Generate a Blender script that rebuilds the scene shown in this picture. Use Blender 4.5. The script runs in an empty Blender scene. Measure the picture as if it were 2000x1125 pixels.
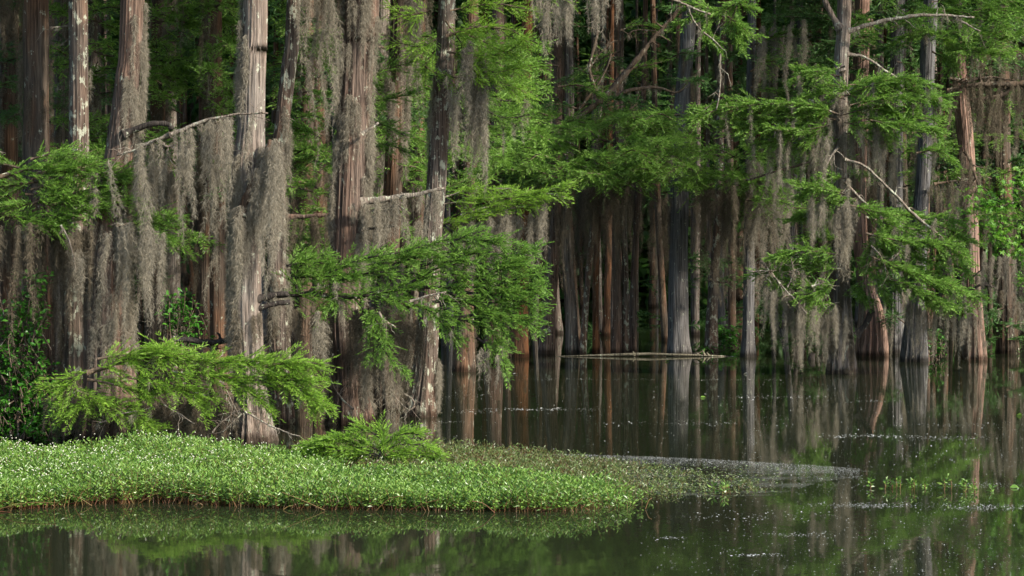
import bpy, math
import numpy as np

# ------------------------------------------------------------------ basics
rng = np.random.default_rng(11)
SC = bpy.context.scene
COL = SC.collection
F_PX, HOR, CX, CAM_H = 4722.0, 430.0, 1000.0, 3.0      # the lens, in units of the photograph's pixels


def at(px, py, Y):
    return np.array(((px - CX) / F_PX * Y, Y, CAM_H - (py - HOR) / F_PX * Y))


def dist(py):                                           # distance of a point of the water seen at row py
    return F_PX * CAM_H / (py - HOR)


def pts3(pts, Y):
    """photo points (px, py[, Y]) -> metres"""
    out = []
    for p in pts:
        out.append(at(p[0], p[1], p[2] if len(p) > 2 else Y))
    return np.array(out)


def smooth(P, n):
    """Catmull-Rom through the points, n samples evenly spaced by length"""
    P = np.asarray(P, float)
    if len(P) < 3:
        t = np.linspace(0, 1, n)[:, None]
        return P[0] * (1 - t) + P[-1] * t
    Q = np.vstack([2 * P[0] - P[1], P, 2 * P[-1] - P[-2]])
    res = []
    for i in range(len(P) - 1):
        a, b, c, d = Q[i:i + 4]
        t = np.linspace(0, 1, 12, endpoint=False)[:, None]
        res.append(.5 * ((2 * b) + (c - a) * t + (2 * a - 5 * b + 4 * c - d) * t ** 2 + (3 * b - a - 3 * c + d) * t ** 3))
    res = np.vstack(res + [P[-1:]])
    s = np.r_[0, np.cumsum(np.linalg.norm(np.diff(res, axis=0), axis=1))]
    u = np.linspace(0, s[-1], n)
    return np.stack([np.interp(u, s, res[:, k]) for k in range(res.shape[1])], 1)


def norm(a):
    return a / np.maximum(np.linalg.norm(a, axis=-1, keepdims=True), 1e-9)


class Geo:
    def __init__(self):
        self.v, self.f, self.n, self.mi = [], [], 0, []

    def add(self, V, F, mat=0):
        self.v.append(np.asarray(V, np.float32).reshape(-1, 3))
        F = np.asarray(F, np.int32).reshape(-1, 4)
        self.f.append(F + self.n)
        self.mi.append(np.full(len(F), mat, np.int32))
        self.n += len(self.v[-1])

    def build(self, name, mats, parent=None, origin=None, smooth_shade=False):
        if not self.v:
            return None
        V = np.vstack(self.v)
        F = np.vstack(self.f)
        if origin is None:
            origin = np.array(parent['_at']) if parent is not None and '_at' in parent.keys() else np.zeros(3)
        V = V - np.asarray(origin, np.float32)
        me = bpy.data.meshes.new(name)
        me.vertices.add(len(V))
        me.vertices.foreach_set('co', V.ravel())
        me.loops.add(len(F) * 4)
        me.loops.foreach_set('vertex_index', F.ravel())
        me.polygons.add(len(F))
        me.polygons.foreach_set('loop_start', np.arange(0, len(F) * 4, 4, dtype=np.int32))
        me.polygons.foreach_set('loop_total', np.full(len(F), 4, np.int32))
        me.polygons.foreach_set('use_smooth', np.full(len(F), smooth_shade))
        if not isinstance(mats, (list, tuple)):
            mats = [mats]
        for m in mats:
            me.materials.append(m)
        if len(mats) > 1:
            me.polygons.foreach_set('material_index', np.concatenate(self.mi))
        me.update()
        me.validate()
        o = bpy.data.objects.new(name, me)
        COL.objects.link(o)
        if parent is not None:
            o.parent = parent
        else:
            o.location = origin
        return o


def tag(o, label=None, cat=None, group=None, kind=None):
    for k, v in (('label', label), ('category', cat), ('group', group), ('kind', kind)):
        if v:
            o[k] = v
    return o


def empty(name, loc):
    o = bpy.data.objects.new(name, None)
    COL.objects.link(o)
    o.location = loc
    o.empty_display_size = .2
    o['_at'] = [float(x) for x in loc]
    return o


# ------------------------------------------------------------------ shapes
def tube(g, P, R, seg=8, wob=0.0, flutes=0.0, mat=0, r_=None, close=True):
    """swept tube; wob = lumpy radius, flutes = vertical furrows"""
    r_ = r_ or rng
    P = np.asarray(P, float)
    R = np.broadcast_to(np.asarray(R, float), (len(P),))
    T = norm(np.gradient(P, axis=0))
    ref = np.array((0.0, 1.0, 0.0)) if abs(T[len(T) // 2, 1]) < .9 else np.array((0.0, 0, 1))
    A = norm(np.cross(T, ref))
    B = np.cross(T, A)
    th = np.linspace(0, 2 * np.pi, seg, endpoint=False)
    s = np.r_[0, np.cumsum(np.linalg.norm(np.diff(P, axis=0), axis=1))]
    rad = np.ones((len(P), seg))
    if wob:
        for k in (1, 2, 3, 5):
            rad += wob / k ** .5 * np.sin(k * th[None] + r_.uniform(0, 6.3) + s[:, None] * r_.uniform(-2.5, 2.5)) * .6
        rad *= 1 + wob * .5 * np.sin(s * r_.uniform(2, 5) + r_.uniform(0, 6))[:, None]
    if flutes:
        fl = np.zeros_like(rad)
        for k in (6, 9, 13, 17, 22):
            if k < seg / 2.2:
                fl += np.sin(k * th[None] + r_.uniform(0, 6.3) + s[:, None] * r_.uniform(-.8, .8)
                             + .7 * np.sin(s[:, None] * r_.uniform(.6, 1.8) + r_.uniform(0, 6))) / k ** .35
        rad += flutes * fl * .5
    rr = R[:, None] * rad
    V = P[:, None] + rr[..., None] * (np.cos(th)[None, :, None] * A[:, None] + np.sin(th)[None, :, None] * B[:, None])
    n = len(P)
    i = np.arange(n - 1)[:, None] * seg
    j = np.arange(seg)[None]
    k = (j + 1) % seg
    Fq = np.stack([i + j, i + k, i + seg + k, i + seg + j], -1).reshape(-1, 4)
    g.add(V, Fq, mat)
    if close:                                            # both ends, as a fan of thin quads
        h = seg // 2
        for e in (0, (n - 1) * seg):
            q = [[e + a, e + a + 1, e + seg - 2 - a, e + seg - 1 - a] for a in range(h - 1)]
            if seg >= 4 and q:
                g.f.append(np.array(q, np.int32) + g.n - n * seg)
                g.mi.append(np.full(len(q), mat, np.int32))


def blades(g, P, D, L, W, r_, bend=.25, mat=0):
    """slim leaf blades: one bent rhomb each"""
    n = len(P)
    S = norm(np.cross(D, norm(r_.normal(size=(n, 3)))))
    N = np.cross(S, D)
    L = np.asarray(L)[:, None]
    W = np.asarray(W)[:, None]
    mid = P + D * L * .5 + N * L * bend * .25
    V = np.stack([P, mid + S * W * .5, P + D * L, mid - S * W * .5], 1)
    g.add(V, np.arange(4 * n).reshape(-1, 4), mat)


def ribbons(g, P, W, r_, mat=0):
    """P (n,k,3) thin strips"""
    n, k, _ = P.shape
    d = norm(P[:, -1] - P[:, 0])
    S = norm(np.cross(d, norm(r_.normal(size=(n, 3)) * np.array((.5, 1, .3)))))
    W = np.broadcast_to(np.asarray(W, float), (n,))[:, None, None]
    prof = np.linspace(1, .35, k)[None, :, None]
    V = np.stack([P - S[:, None] * W * prof * .5, P + S[:, None] * W * prof * .5], 2)     # n,k,2,3
    b = np.arange(n)[:, None] * (2 * k) + np.arange(k - 1)[None] * 2
    Fq = np.stack([b, b + 1, b + 3, b + 2], -1).reshape(-1, 4)
    g.add(V, Fq, mat)


def spray(gl, gw, axis, sl, per_m, r_, up=.22, droop=.07, bl=.092, bw=.0105, step=.0122, taper=.45, start=.05, fwd=.65, wood=.005):
    """feathery cypress spray along a curve: side twigs set with narrow leaf blades"""
    axis = np.asarray(axis)
    s = np.r_[0, np.cumsum(np.linalg.norm(np.diff(axis, axis=0), axis=1))]
    Ltot = s[-1]
    n = max(4, int(1.35 * per_m * Ltot))
    u = r_.uniform(start, 1.0, n)
    p0 = np.stack([np.interp(u * Ltot, s, axis[:, k]) for k in range(3)], 1)
    T = norm(np.gradient(axis, axis=0))
    t = norm(np.stack([np.interp(u * Ltot, s, T[:, k]) for k in range(3)], 1))
    h = norm(np.cross(t, np.array((0, 0, 1.0))[None] + r_.normal(0, .25, (n, 3))))
    sg = r_.choice((-1.0, 1.0), n)[:, None]
    d = norm(t * r_.uniform(fwd - .35, fwd + .45, n)[:, None] + h * sg * r_.uniform(.15, 1, n)[:, None]
             + np.array((0, 0, 1.0)) * r_.normal(.03, up, n)[:, None])
    l = sl * r_.uniform(.45, 1.05, n) * (1 - taper * u ** 1.5)
    hang = r_.random(n) < .13
    d[hang, 2] -= r_.uniform(.4, 1.1, hang.sum())
    d = norm(d)
    # the tip
    d[-1], l[-1] = t[-1], sl * .6
    # side twig wood
    uu = np.array((0, .35, .7, 1.0))
    W = p0[:, None] + d[:, None] * (l[:, None] * uu)[..., None]
    W[..., 2] -= droop * l[:, None] * uu ** 2
    ribbons(gw, W, wood, r_)
    # leaf blades
    m = np.maximum((l / step).astype(int), 4)
    idx = np.repeat(np.arange(n), m)
    v = r_.uniform(.08, 1.0, len(idx))
    q = p0[idx] + d[idx] * (l[idx] * v)[:, None]
    q[:, 2] -= droop * l[idx] * v ** 2
    dd = d[idx].copy()
    dd[:, 2] -= 2 * droop * v
    dd = norm(dd)
    tilt = r_.normal(0, .38, (n, 3))[idx]
    alt = np.where(np.arange(len(idx)) % 2 == 0, 1.0, -1.0)[:, None]
    side = norm(np.cross(dd, norm(np.array((0, 0, 1.0)) + tilt))) * alt
    lift = r_.normal(.20, .15, n)[idx][:, None]
    bd = norm(dd * (.62 + .25 * v[:, None]) + side * r_.uniform(.6, .8, len(idx))[:, None]
              + np.array((0, 0, 1.0)) * lift + r_.normal(0, .10, (len(idx), 3)))
    L = bl * r_.uniform(.75, 1.15, len(idx)) * (1.1 - .5 * v)
    blades(gl, q, bd, L, bw * r_.uniform(.7, 1.2, len(idx)), r_)


def moss_clumps(g, top, L, R, r_, dens=1.0, hl=.075, hw=.0033, sway=.08, mat=0):
    """hanging tufts of curly strands; top (m,3), L lengths, R greatest radius"""
    top = np.asarray(top, float)
    L, R = np.asarray(L, float), np.asarray(R, float) * .88
    m = len(top)
    cnt = np.maximum((dens * L * (R / .05) ** .8 * 680).astype(int), 8)
    i = np.repeat(np.arange(m), cnt)
    t = r_.beta(1.0, 1.1, len(i))
    prof = (.4 + np.sin(np.clip(t * 2.6, 0, 1.57))) * (1 - t) ** .8 * .8 + .05
    a1, a2, w1, w2 = r_.normal(0, 1, m), r_.normal(0, 1, m), r_.uniform(2, 5, m), r_.uniform(0, 6, m)
    strand = r_.integers(0, 5, len(i))                      # each tuft parts into a few tails
    sx = r_.normal(0, .55, (m, 5))[i, strand]
    sy = r_.normal(0, .55, (m, 5))[i, strand]
    rl = r_.uniform(.35, 1.0, (m, 5))
    rl[:, 0] = 1
    z = t * L[i] * rl[i, strand]
    swx = sway * L[i] * (a1[i] * t * .6 + .5 * np.sin(z * w1[i] + w2[i]) * t) 
    swy = sway * L[i] * (a2[i] * t * .6 + .5 * np.cos(z * w1[i] + w2[i]) * t)
    rad = np.abs(r_.normal(0, .55, len(i))) * R[i] * prof
    an = r_.uniform(0, 6.283, len(i))
    p = top[i].copy()
    p[:, 0] += swx + sx * R[i] * np.minimum(t * 2, 1) * prof + np.cos(an) * rad
    p[:, 1] += swy + sy * R[i] * np.minimum(t * 2, 1) * prof + np.sin(an) * rad
    p[:, 2] -= z
    h = hl * r_.uniform(.5, 1.3, len(i))
    d1 = norm(np.stack([np.cos(an) * .55 + r_.normal(0, .4, len(i)), np.sin(an) * .55 + r_.normal(0, .4, len(i)), -r_.uniform(.1, 1.6, len(i))], 1))
    d2 = norm(d1 * .6 + r_.normal(0, .55, (len(i), 3)) + np.array((0, 0, -.5)))
    q1 = p + d1 * h[:, None] * .5
    q2 = q1 + d2 * h[:, None] * .5
    ribbons(g, np.stack([p, q1, q2], 1), hw * r_.uniform(.7, 1.5, len(i)), r_, mat)


# ------------------------------------------------------------------ materials
def mat_new(name):
    m = bpy.data.materials.new(name)
    m.use_nodes = True
    nt = m.node_tree
    nt.nodes.clear()
    return m, nt, nt.nodes, nt.links


def N(nt, typ, **kw):
    n = nt.nodes.new(typ)
    for k, v in kw.items():
        if k.startswith('i_'):
            key = k[2:].replace('_', ' ')
            n.inputs[int(key) if key.isdigit() else key].default_value = v
        else:
            setattr(n, k, v)
    return n


def ramp(nt, stops, interp='LINEAR'):
    r = nt.nodes.new('ShaderNodeValToRGB')
    r.color_ramp.interpolation = interp
    el = r.color_ramp.elements
    while len(el) < len(stops):
        el.new(.5)
    for e, (p, c) in zip(el, stops):
        e.position = p
        e.color = (*c, 1) if len(c) == 3 else c
    return r


def leaf_mat(name, c0, c1, c2, trans=.35, rough=.5, noise=1.4, spec=.35):
    """random tint per leaf, slow drift of tint through the crown, some light let through"""
    m, nt, ns, lk = mat_new(name)
    geo = N(nt, 'ShaderNodeNewGeometry')
    tc = N(nt, 'ShaderNodeTexCoord')
    no = N(nt, 'ShaderNodeTexNoise', i_Scale=noise, i_Detail=2.0)
    lk.new(tc.outputs['Object'], no.inputs['Vector'])
    ma = N(nt, 'ShaderNodeMath', operation='MULTIPLY_ADD', i_1=.55, i_2=-.05)
    lk.new(geo.outputs['Random Per Island'], ma.inputs[0])
    ad = N(nt, 'ShaderNodeMath', operation='MULTIPLY_ADD', i_1=.55)
    lk.new(no.outputs['Fac'], ad.inputs[0])
    lk.new(ma.outputs[0], ad.inputs[2])
    r = ramp(nt, [(.1, c0), (.5, c1), (.9, c2)])
    lk.new(ad.outputs[0], r.inputs[0])
    p = N(nt, 'ShaderNodeBsdfPrincipled', i_Roughness=rough)
    p.inputs['Specular IOR Level'].default_value = spec
    lk.new(r.outputs[0], p.inputs['Base Color'])
    tr = N(nt, 'ShaderNodeBsdfTranslucent')
    lk.new(r.outputs[0], tr.inputs['Color'])
    mx = N(nt, 'ShaderNodeMixShader', i_0=trans)
    lk.new(p.outputs[0], mx.inputs[1])
    lk.new(tr.outputs[0], mx.inputs[2])
    o = N(nt, 'ShaderNodeOutputMaterial')
    lk.new(mx.outputs[0], o.inputs[0])
    return m


def bark_mat(name, furrow, ridge, second, lichen=.0, red=.5, bump=.8, stain=True):
    m, nt, ns, lk = mat_new(name)
    tc = N(nt, 'ShaderNodeTexCoord')
    oi = N(nt, 'ShaderNodeObjectInfo')
    off = N(nt, 'ShaderNodeVectorMath', operation='MULTIPLY_ADD')
    cmb = N(nt, 'ShaderNodeCombineXYZ')
    for k in range(3):
        lk.new(oi.outputs['Random'], cmb.inputs[k])
    lk.new(cmb.outputs[0], off.inputs[0])
    off.inputs[1].default_value = (31, 17, 53)
    lk.new(tc.outputs['Object'], off.inputs[2])
    mp = N(nt, 'ShaderNodeMapping')
    mp.inputs['Scale'].default_value = (36, 36, 1.7)
    lk.new(off.outputs[0], mp.inputs[0])
    n1 = N(nt, 'ShaderNodeTexNoise', i_Scale=1.0, i_Detail=5.0, i_Roughness=.62, i_Distortion=.4)
    lk.new(mp.outputs[0], n1.inputs['Vector'])
    r1 = ramp(nt, [(.3, furrow), (.48, tuple(.5 * (a + b) for a, b in zip(furrow, ridge))), (.66, ridge)])
    lk.new(n1.outputs['Fac'], r1.inputs[0])
    mp2 = N(nt, 'ShaderNodeMapping')
    mp2.inputs['Scale'].default_value = (2.5, 2.5, .6)
    lk.new(off.outputs[0], mp2.inputs[0])
    n2 = N(nt, 'ShaderNodeTexNoise', i_Scale=1.3, i_Detail=4.0)
    lk.new(mp2.outputs[0], n2.inputs['Vector'])
    r2 = ramp(nt, [(.42, (0, 0, 0)), (.62, (red, red, red))])
    lk.new(n2.outputs['Fac'], r2.inputs[0])
    mix = N(nt, 'ShaderNodeMix', data_type='RGBA', blend_type='MIX')
    lk.new(r2.outputs[0], mix.inputs['Factor'])
    lk.new(r1.outputs[0], mix.inputs['A'])
    mul = N(nt, 'ShaderNodeMix', data_type='RGBA', blend_type='MULTIPLY', i_Factor=1.0)
    rr = ramp(nt, [(.32, (.35, .35, .35)), (.6, (1.2, 1.2, 1.2))])
    lk.new(n1.outputs['Fac'], rr.inputs[0])
    mul.inputs['A'].default_value = (*second, 1)
    lk.new(rr.outputs[0], mul.inputs['B'])
    lk.new(mul.outputs['Result'], mix.inputs['B'])
    col = mix.outputs['Result']
    if lichen:
        mp3 = N(nt, 'ShaderNodeMapping')
        mp3.inputs['Scale'].default_value = (1, 1, .6)
        lk.new(off.outputs[0], mp3.inputs[0])
        n3 = N(nt, 'ShaderNodeTexNoise', i_Scale=11.0, i_Detail=5.0, i_Roughness=.7)
        lk.new(mp3.outputs[0], n3.inputs['Vector'])
        r3 = ramp(nt, [(.66 - .2 * lichen, (0, 0, 0)), (.70 - .2 * lichen, (.85, .85, .85))])
        lk.new(n3.outputs['Fac'], r3.inputs[0])
        mx = N(nt, 'ShaderNodeMix', data_type='RGBA')
        lk.new(r3.outputs[0], mx.inputs['Factor'])
        lk.new(col, mx.inputs['A'])
        mx.inputs['B'].default_value = (.36, .37, .28, 1)
        col = mx.outputs['Result']
    sx = N(nt, 'ShaderNodeSeparateXYZ')
    lk.new(tc.outputs['Object'], sx.inputs[0])
    wl = N(nt, 'ShaderNodeMath', operation='MULTIPLY_ADD', i_1=.14)      # ragged wet band above the waterline
    lk.new(n1.outputs['Fac'], wl.inputs[0])
    lk.new(sx.outputs['Z'], wl.inputs[2])
    rs_ = ramp(nt, [(.13, (.30, .28, .25)), (.22, (1, 1, 1))])
    lk.new(wl.outputs[0], rs_.inputs[0])
    st = N(nt, 'ShaderNodeMix', data_type='RGBA', blend_type='MULTIPLY', i_Factor=1.0 if stain else 0.0)
    lk.new(col, st.inputs['A'])
    lk.new(rs_.outputs[0], st.inputs['B'])
    col = st.outputs['Result']
    p = N(nt, 'ShaderNodeBsdfPrincipled', i_Roughness=.9)
    p.inputs['Specular IOR Level'].default_value = .15
    lk.new(col, p.inputs['Base Color'])
    b = N(nt, 'ShaderNodeBump', i_Strength=bump, i_Distance=.05)
    lk.new(n1.outputs['Fac'], b.inputs['Height'])
    lk.new(b.outputs[0], p.inputs['Normal'])
    o = N(nt, 'ShaderNodeOutputMaterial')
    lk.new(p.outputs[0], o.inputs[0])
    return m


def plain_mat(name, c, rough=.7, noise=None, c2=None, spec=.3, trans=0):
    m, nt, ns, lk = mat_new(name)
    p = N(nt, 'ShaderNodeBsdfPrincipled', i_Roughness=rough)
    p.inputs['Specular IOR Level'].default_value = spec
    geo = N(nt, 'ShaderNodeNewGeometry')
    r = ramp(nt, [(0, c), (1, c2 or c)])
    if noise:
        tc = N(nt, 'ShaderNodeTexCoord')
        no = N(nt, 'ShaderNodeTexNoise', i_Scale=noise, i_Detail=3.0)
        lk.new(tc.outputs['Object'], no.inputs['Vector'])
        av = N(nt, 'ShaderNodeMath', operation='MULTIPLY_ADD', i_1=.5)
        lk.new(geo.outputs['Random Per Island'], av.inputs[0])
        hf = N(nt, 'ShaderNodeMath', operation='MULTIPLY', i_1=.5)
        lk.new(no.outputs['Fac'], hf.inputs[0])
        lk.new(hf.outputs[0], av.inputs[2])
        lk.new(av.outputs[0], r.inputs[0])
    else:
        lk.new(geo.outputs['Random Per Island'], r.inputs[0])
    lk.new(r.outputs[0], p.inputs['Base Color'])
    sh = p.outputs[0]
    if trans:
        tr = N(nt, 'ShaderNodeBsdfTranslucent')
        lk.new(r.outputs[0], tr.inputs['Color'])
        mx = N(nt, 'ShaderNodeMixShader', i_0=trans)
        lk.new(sh, mx.inputs[1])
        lk.new(tr.outputs[0], mx.inputs[2])
        sh = mx.outputs[0]
    o = N(nt, 'ShaderNodeOutputMaterial')
    lk.new(sh, o.inputs[0])
    return m


M = {}
M['leaf'] = leaf_mat('cypress_needles_fresh', (.085, .185, .024), (.165, .315, .044), (.26, .42, .085), trans=.5)
M['leaf_y'] = leaf_mat('cypress_needles_sunlit', (.125, .245, .020), (.225, .395, .042), (.32, .49, .085), trans=.5)  # yellow green copy, lightened in colour for sprays that catch the sun
M['leaf_d'] = leaf_mat('cypress_needles_shaded', (.038, .102, .024), (.070, .165, .036), (.120, .225, .052), trans=.35)  # darker copy of the same needles, shade of the back rows in its colour
M['canopy'] = leaf_mat('cypress_canopy_shaded', (.02, .06, .010), (.035, .10, .014), (.055, .13, .018), trans=.25)  # colour lowered to carry the deep shade of crowns and distant woods
M['broad'] = leaf_mat('star_leaves', (.05, .15, .008), (.085, .23, .012), (.15, .28, .02), trans=.4, rough=.45)
M['shrub'] = leaf_mat('shrub_leaves', (.03, .12, .012), (.055, .19, .018), (.09, .25, .025), trans=.35, rough=.4)
M['weed'] = leaf_mat('weed_leaves', (.060, .130, .016), (.118, .225, .030), (.22, .33, .065), trans=.3, rough=.38, noise=.9, spec=.5)
M['weed_low'] = leaf_mat('low_weed_leaves', (.08, .060, .018), (.085, .12, .028), (.13, .20, .05), trans=.25, rough=.4, noise=1.5, spec=.5)
M['stem'] = plain_mat('red_stems', (.10, .030, .014), .5, None, (.13, .09, .03))
M['flower'] = plain_mat('white_flowers', (.66, .65, .52), .7)
M['moss'] = plain_mat('moss_grey', (.115, .098, .072), .9, 2.0, (.32, .285, .215), .1, .2)
M['moss_b'] = plain_mat('moss_brown', (.062, .050, .034), .9, 2.0, (.185, .152, .105), .1, .2)
M['bark_grey'] = bark_mat('bark_grey', (.018, .014, .011), (.27, .228, .190), (.16, .105, .075), .34, .5)
M['bark_red'] = bark_mat('bark_red', (.014, .009, .007), (.18, .132, .102), (.15, .085, .057), .22, .6)
M['bark_brown'] = bark_mat('bark_brown', (.013, .010, .007), (.125, .095, .070), (.15, .072, .036), .20, .6)
M['bark_lichen'] = bark_mat('bark_lichen', (.013, .010, .008), (.165, .130, .104), (.15, .080, .048), .56, .5)
M['bark_cool'] = bark_mat('bark_cool', (.020, .019, .018), (.165, .158, .155), (.10, .085, .07), .22, .4)
M['bark_pink'] = bark_mat('bark_pink', (.03, .018, .013), (.32, .21, .16), (.25, .14, .10), .15, .6)
M['bark_orange'] = bark_mat('bark_orange', (.025, .012, .007), (.14, .075, .042), (.20, .085, .036), .1, .7)
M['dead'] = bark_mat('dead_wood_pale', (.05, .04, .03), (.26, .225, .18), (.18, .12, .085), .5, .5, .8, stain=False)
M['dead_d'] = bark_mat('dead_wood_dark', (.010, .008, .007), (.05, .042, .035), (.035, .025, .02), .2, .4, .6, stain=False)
M['wood'] = bark_mat('twig_wood', (.03, .022, .015), (.12, .09, .065), (.11, .07, .04), .25, .4, .4, stain=False)
M['log'] = bark_mat('drift_wood', (.04, .035, .024), (.20, .18, .13), (.12, .10, .065), .25, .4, .6, stain=False)


def water_mat():
    m, nt, ns, lk = mat_new('swamp_water')
    tc = N(nt, 'ShaderNodeTexCoord')
    mp = N(nt, 'ShaderNodeMapping')
    mp.inputs['Scale'].default_value = (1.0, .55, 1)
    lk.new(tc.outputs['Object'], mp.inputs[0])
    n1 = N(nt, 'ShaderNodeTexNoise', i_Scale=3.0, i_Detail=3.0, i_Roughness=.55)
    lk.new(mp.outputs[0], n1.inputs['Vector'])
    n2 = N(nt, 'ShaderNodeTexNoise', i_Scale=.12, i_Detail=2.0)      # calm and breezy patches
    lk.new(tc.outputs['Object'], n2.inputs['Vector'])
    r = ramp(nt, [(.35, (.2, .2, .2)), (.7, (1, 1, 1))])
    lk.new(n2.outputs['Fac'], r.inputs[0])
    mu = N(nt, 'ShaderNodeMath', operation='MULTIPLY')
    lk.new(n1.outputs['Fac'], mu.inputs[0])
    lk.new(r.outputs[0], mu.inputs[1])
    b = N(nt, 'ShaderNodeBump', i_Strength=.16, i_Distance=.012)
    lk.new(mu.outputs[0], b.inputs['Height'])
    p = N(nt, 'ShaderNodeBsdfPrincipled', i_Roughness=.03, i_IOR=1.33)
    p.inputs['Base Color'].default_value = (.014, .017, .008, 1)
    lk.new(b.outputs[0], p.inputs['Normal'])
    o = N(nt, 'ShaderNodeOutputMaterial')
    lk.new(p.outputs[0], o.inputs[0])
    return m


def film_mat():
    """thin broken skin of pollen on the water"""
    m, nt, ns, lk = mat_new('pollen_skin')
    tc = N(nt, 'ShaderNodeTexCoord')
    mp = N(nt, 'ShaderNodeMapping')
    mp.inputs['Scale'].default_value = (.5, 1.0, 1)
    lk.new(tc.outputs['Object'], mp.inputs[0])
    n1 = N(nt, 'ShaderNodeTexNoise', i_Scale=2.2, i_Detail=7.0, i_Roughness=.75)
    lk.new(mp.outputs[0], n1.inputs['Vector'])
    r = ramp(nt, [(.46, (0, 0, 0)), (.78, (.5, .5, .5))])
    lk.new(n1.outputs['Fac'], r.inputs[0])
    d = N(nt, 'ShaderNodeBsdfPrincipled', i_Roughness=.6)
    d.inputs['Base Color'].default_value = (.20, .20, .16, 1)
    t = N(nt, 'ShaderNodeBsdfTransparent')
    mx = N(nt, 'ShaderNodeMixShader')
    lk.new(r.outputs[0], mx.inputs[0])
    lk.new(t.outputs[0], mx.inputs[1])
    lk.new(d.outputs[0], mx.inputs[2])
    o = N(nt, 'ShaderNodeOutputMaterial')
    lk.new(mx.outputs[0], o.inputs[0])
    return m


M['water'] = water_mat()
M['film'] = film_mat()
M['fleck'] = plain_mat('pale_flecks', (.24, .24, .20), .45, None, (.62, .62, .58), .6)
M['fleck_g'] = plain_mat('green_flecks', (.10, .14, .05), .5, None, (.20, .26, .08), .4)

# ------------------------------------------------------------------ water and bed of the lake
g = Geo()
g.add([(-260, -60, 0), (260, -60, 0), (260, 330, 0), (-260, 330, 0)], [[0, 1, 2, 3]])
tag(g.build('water', M['water']), kind='structure')
g = Geo()
g.add([(-700, -700, -1.5), (700, -700, -1.5), (700, 700, -1.5), (-700, 700, -1.5)], [[0, 1, 2, 3]])
tag(g.build('ground', plain_mat('lake_bed', (.05, .045, .03), .95)), kind='structure')


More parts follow.
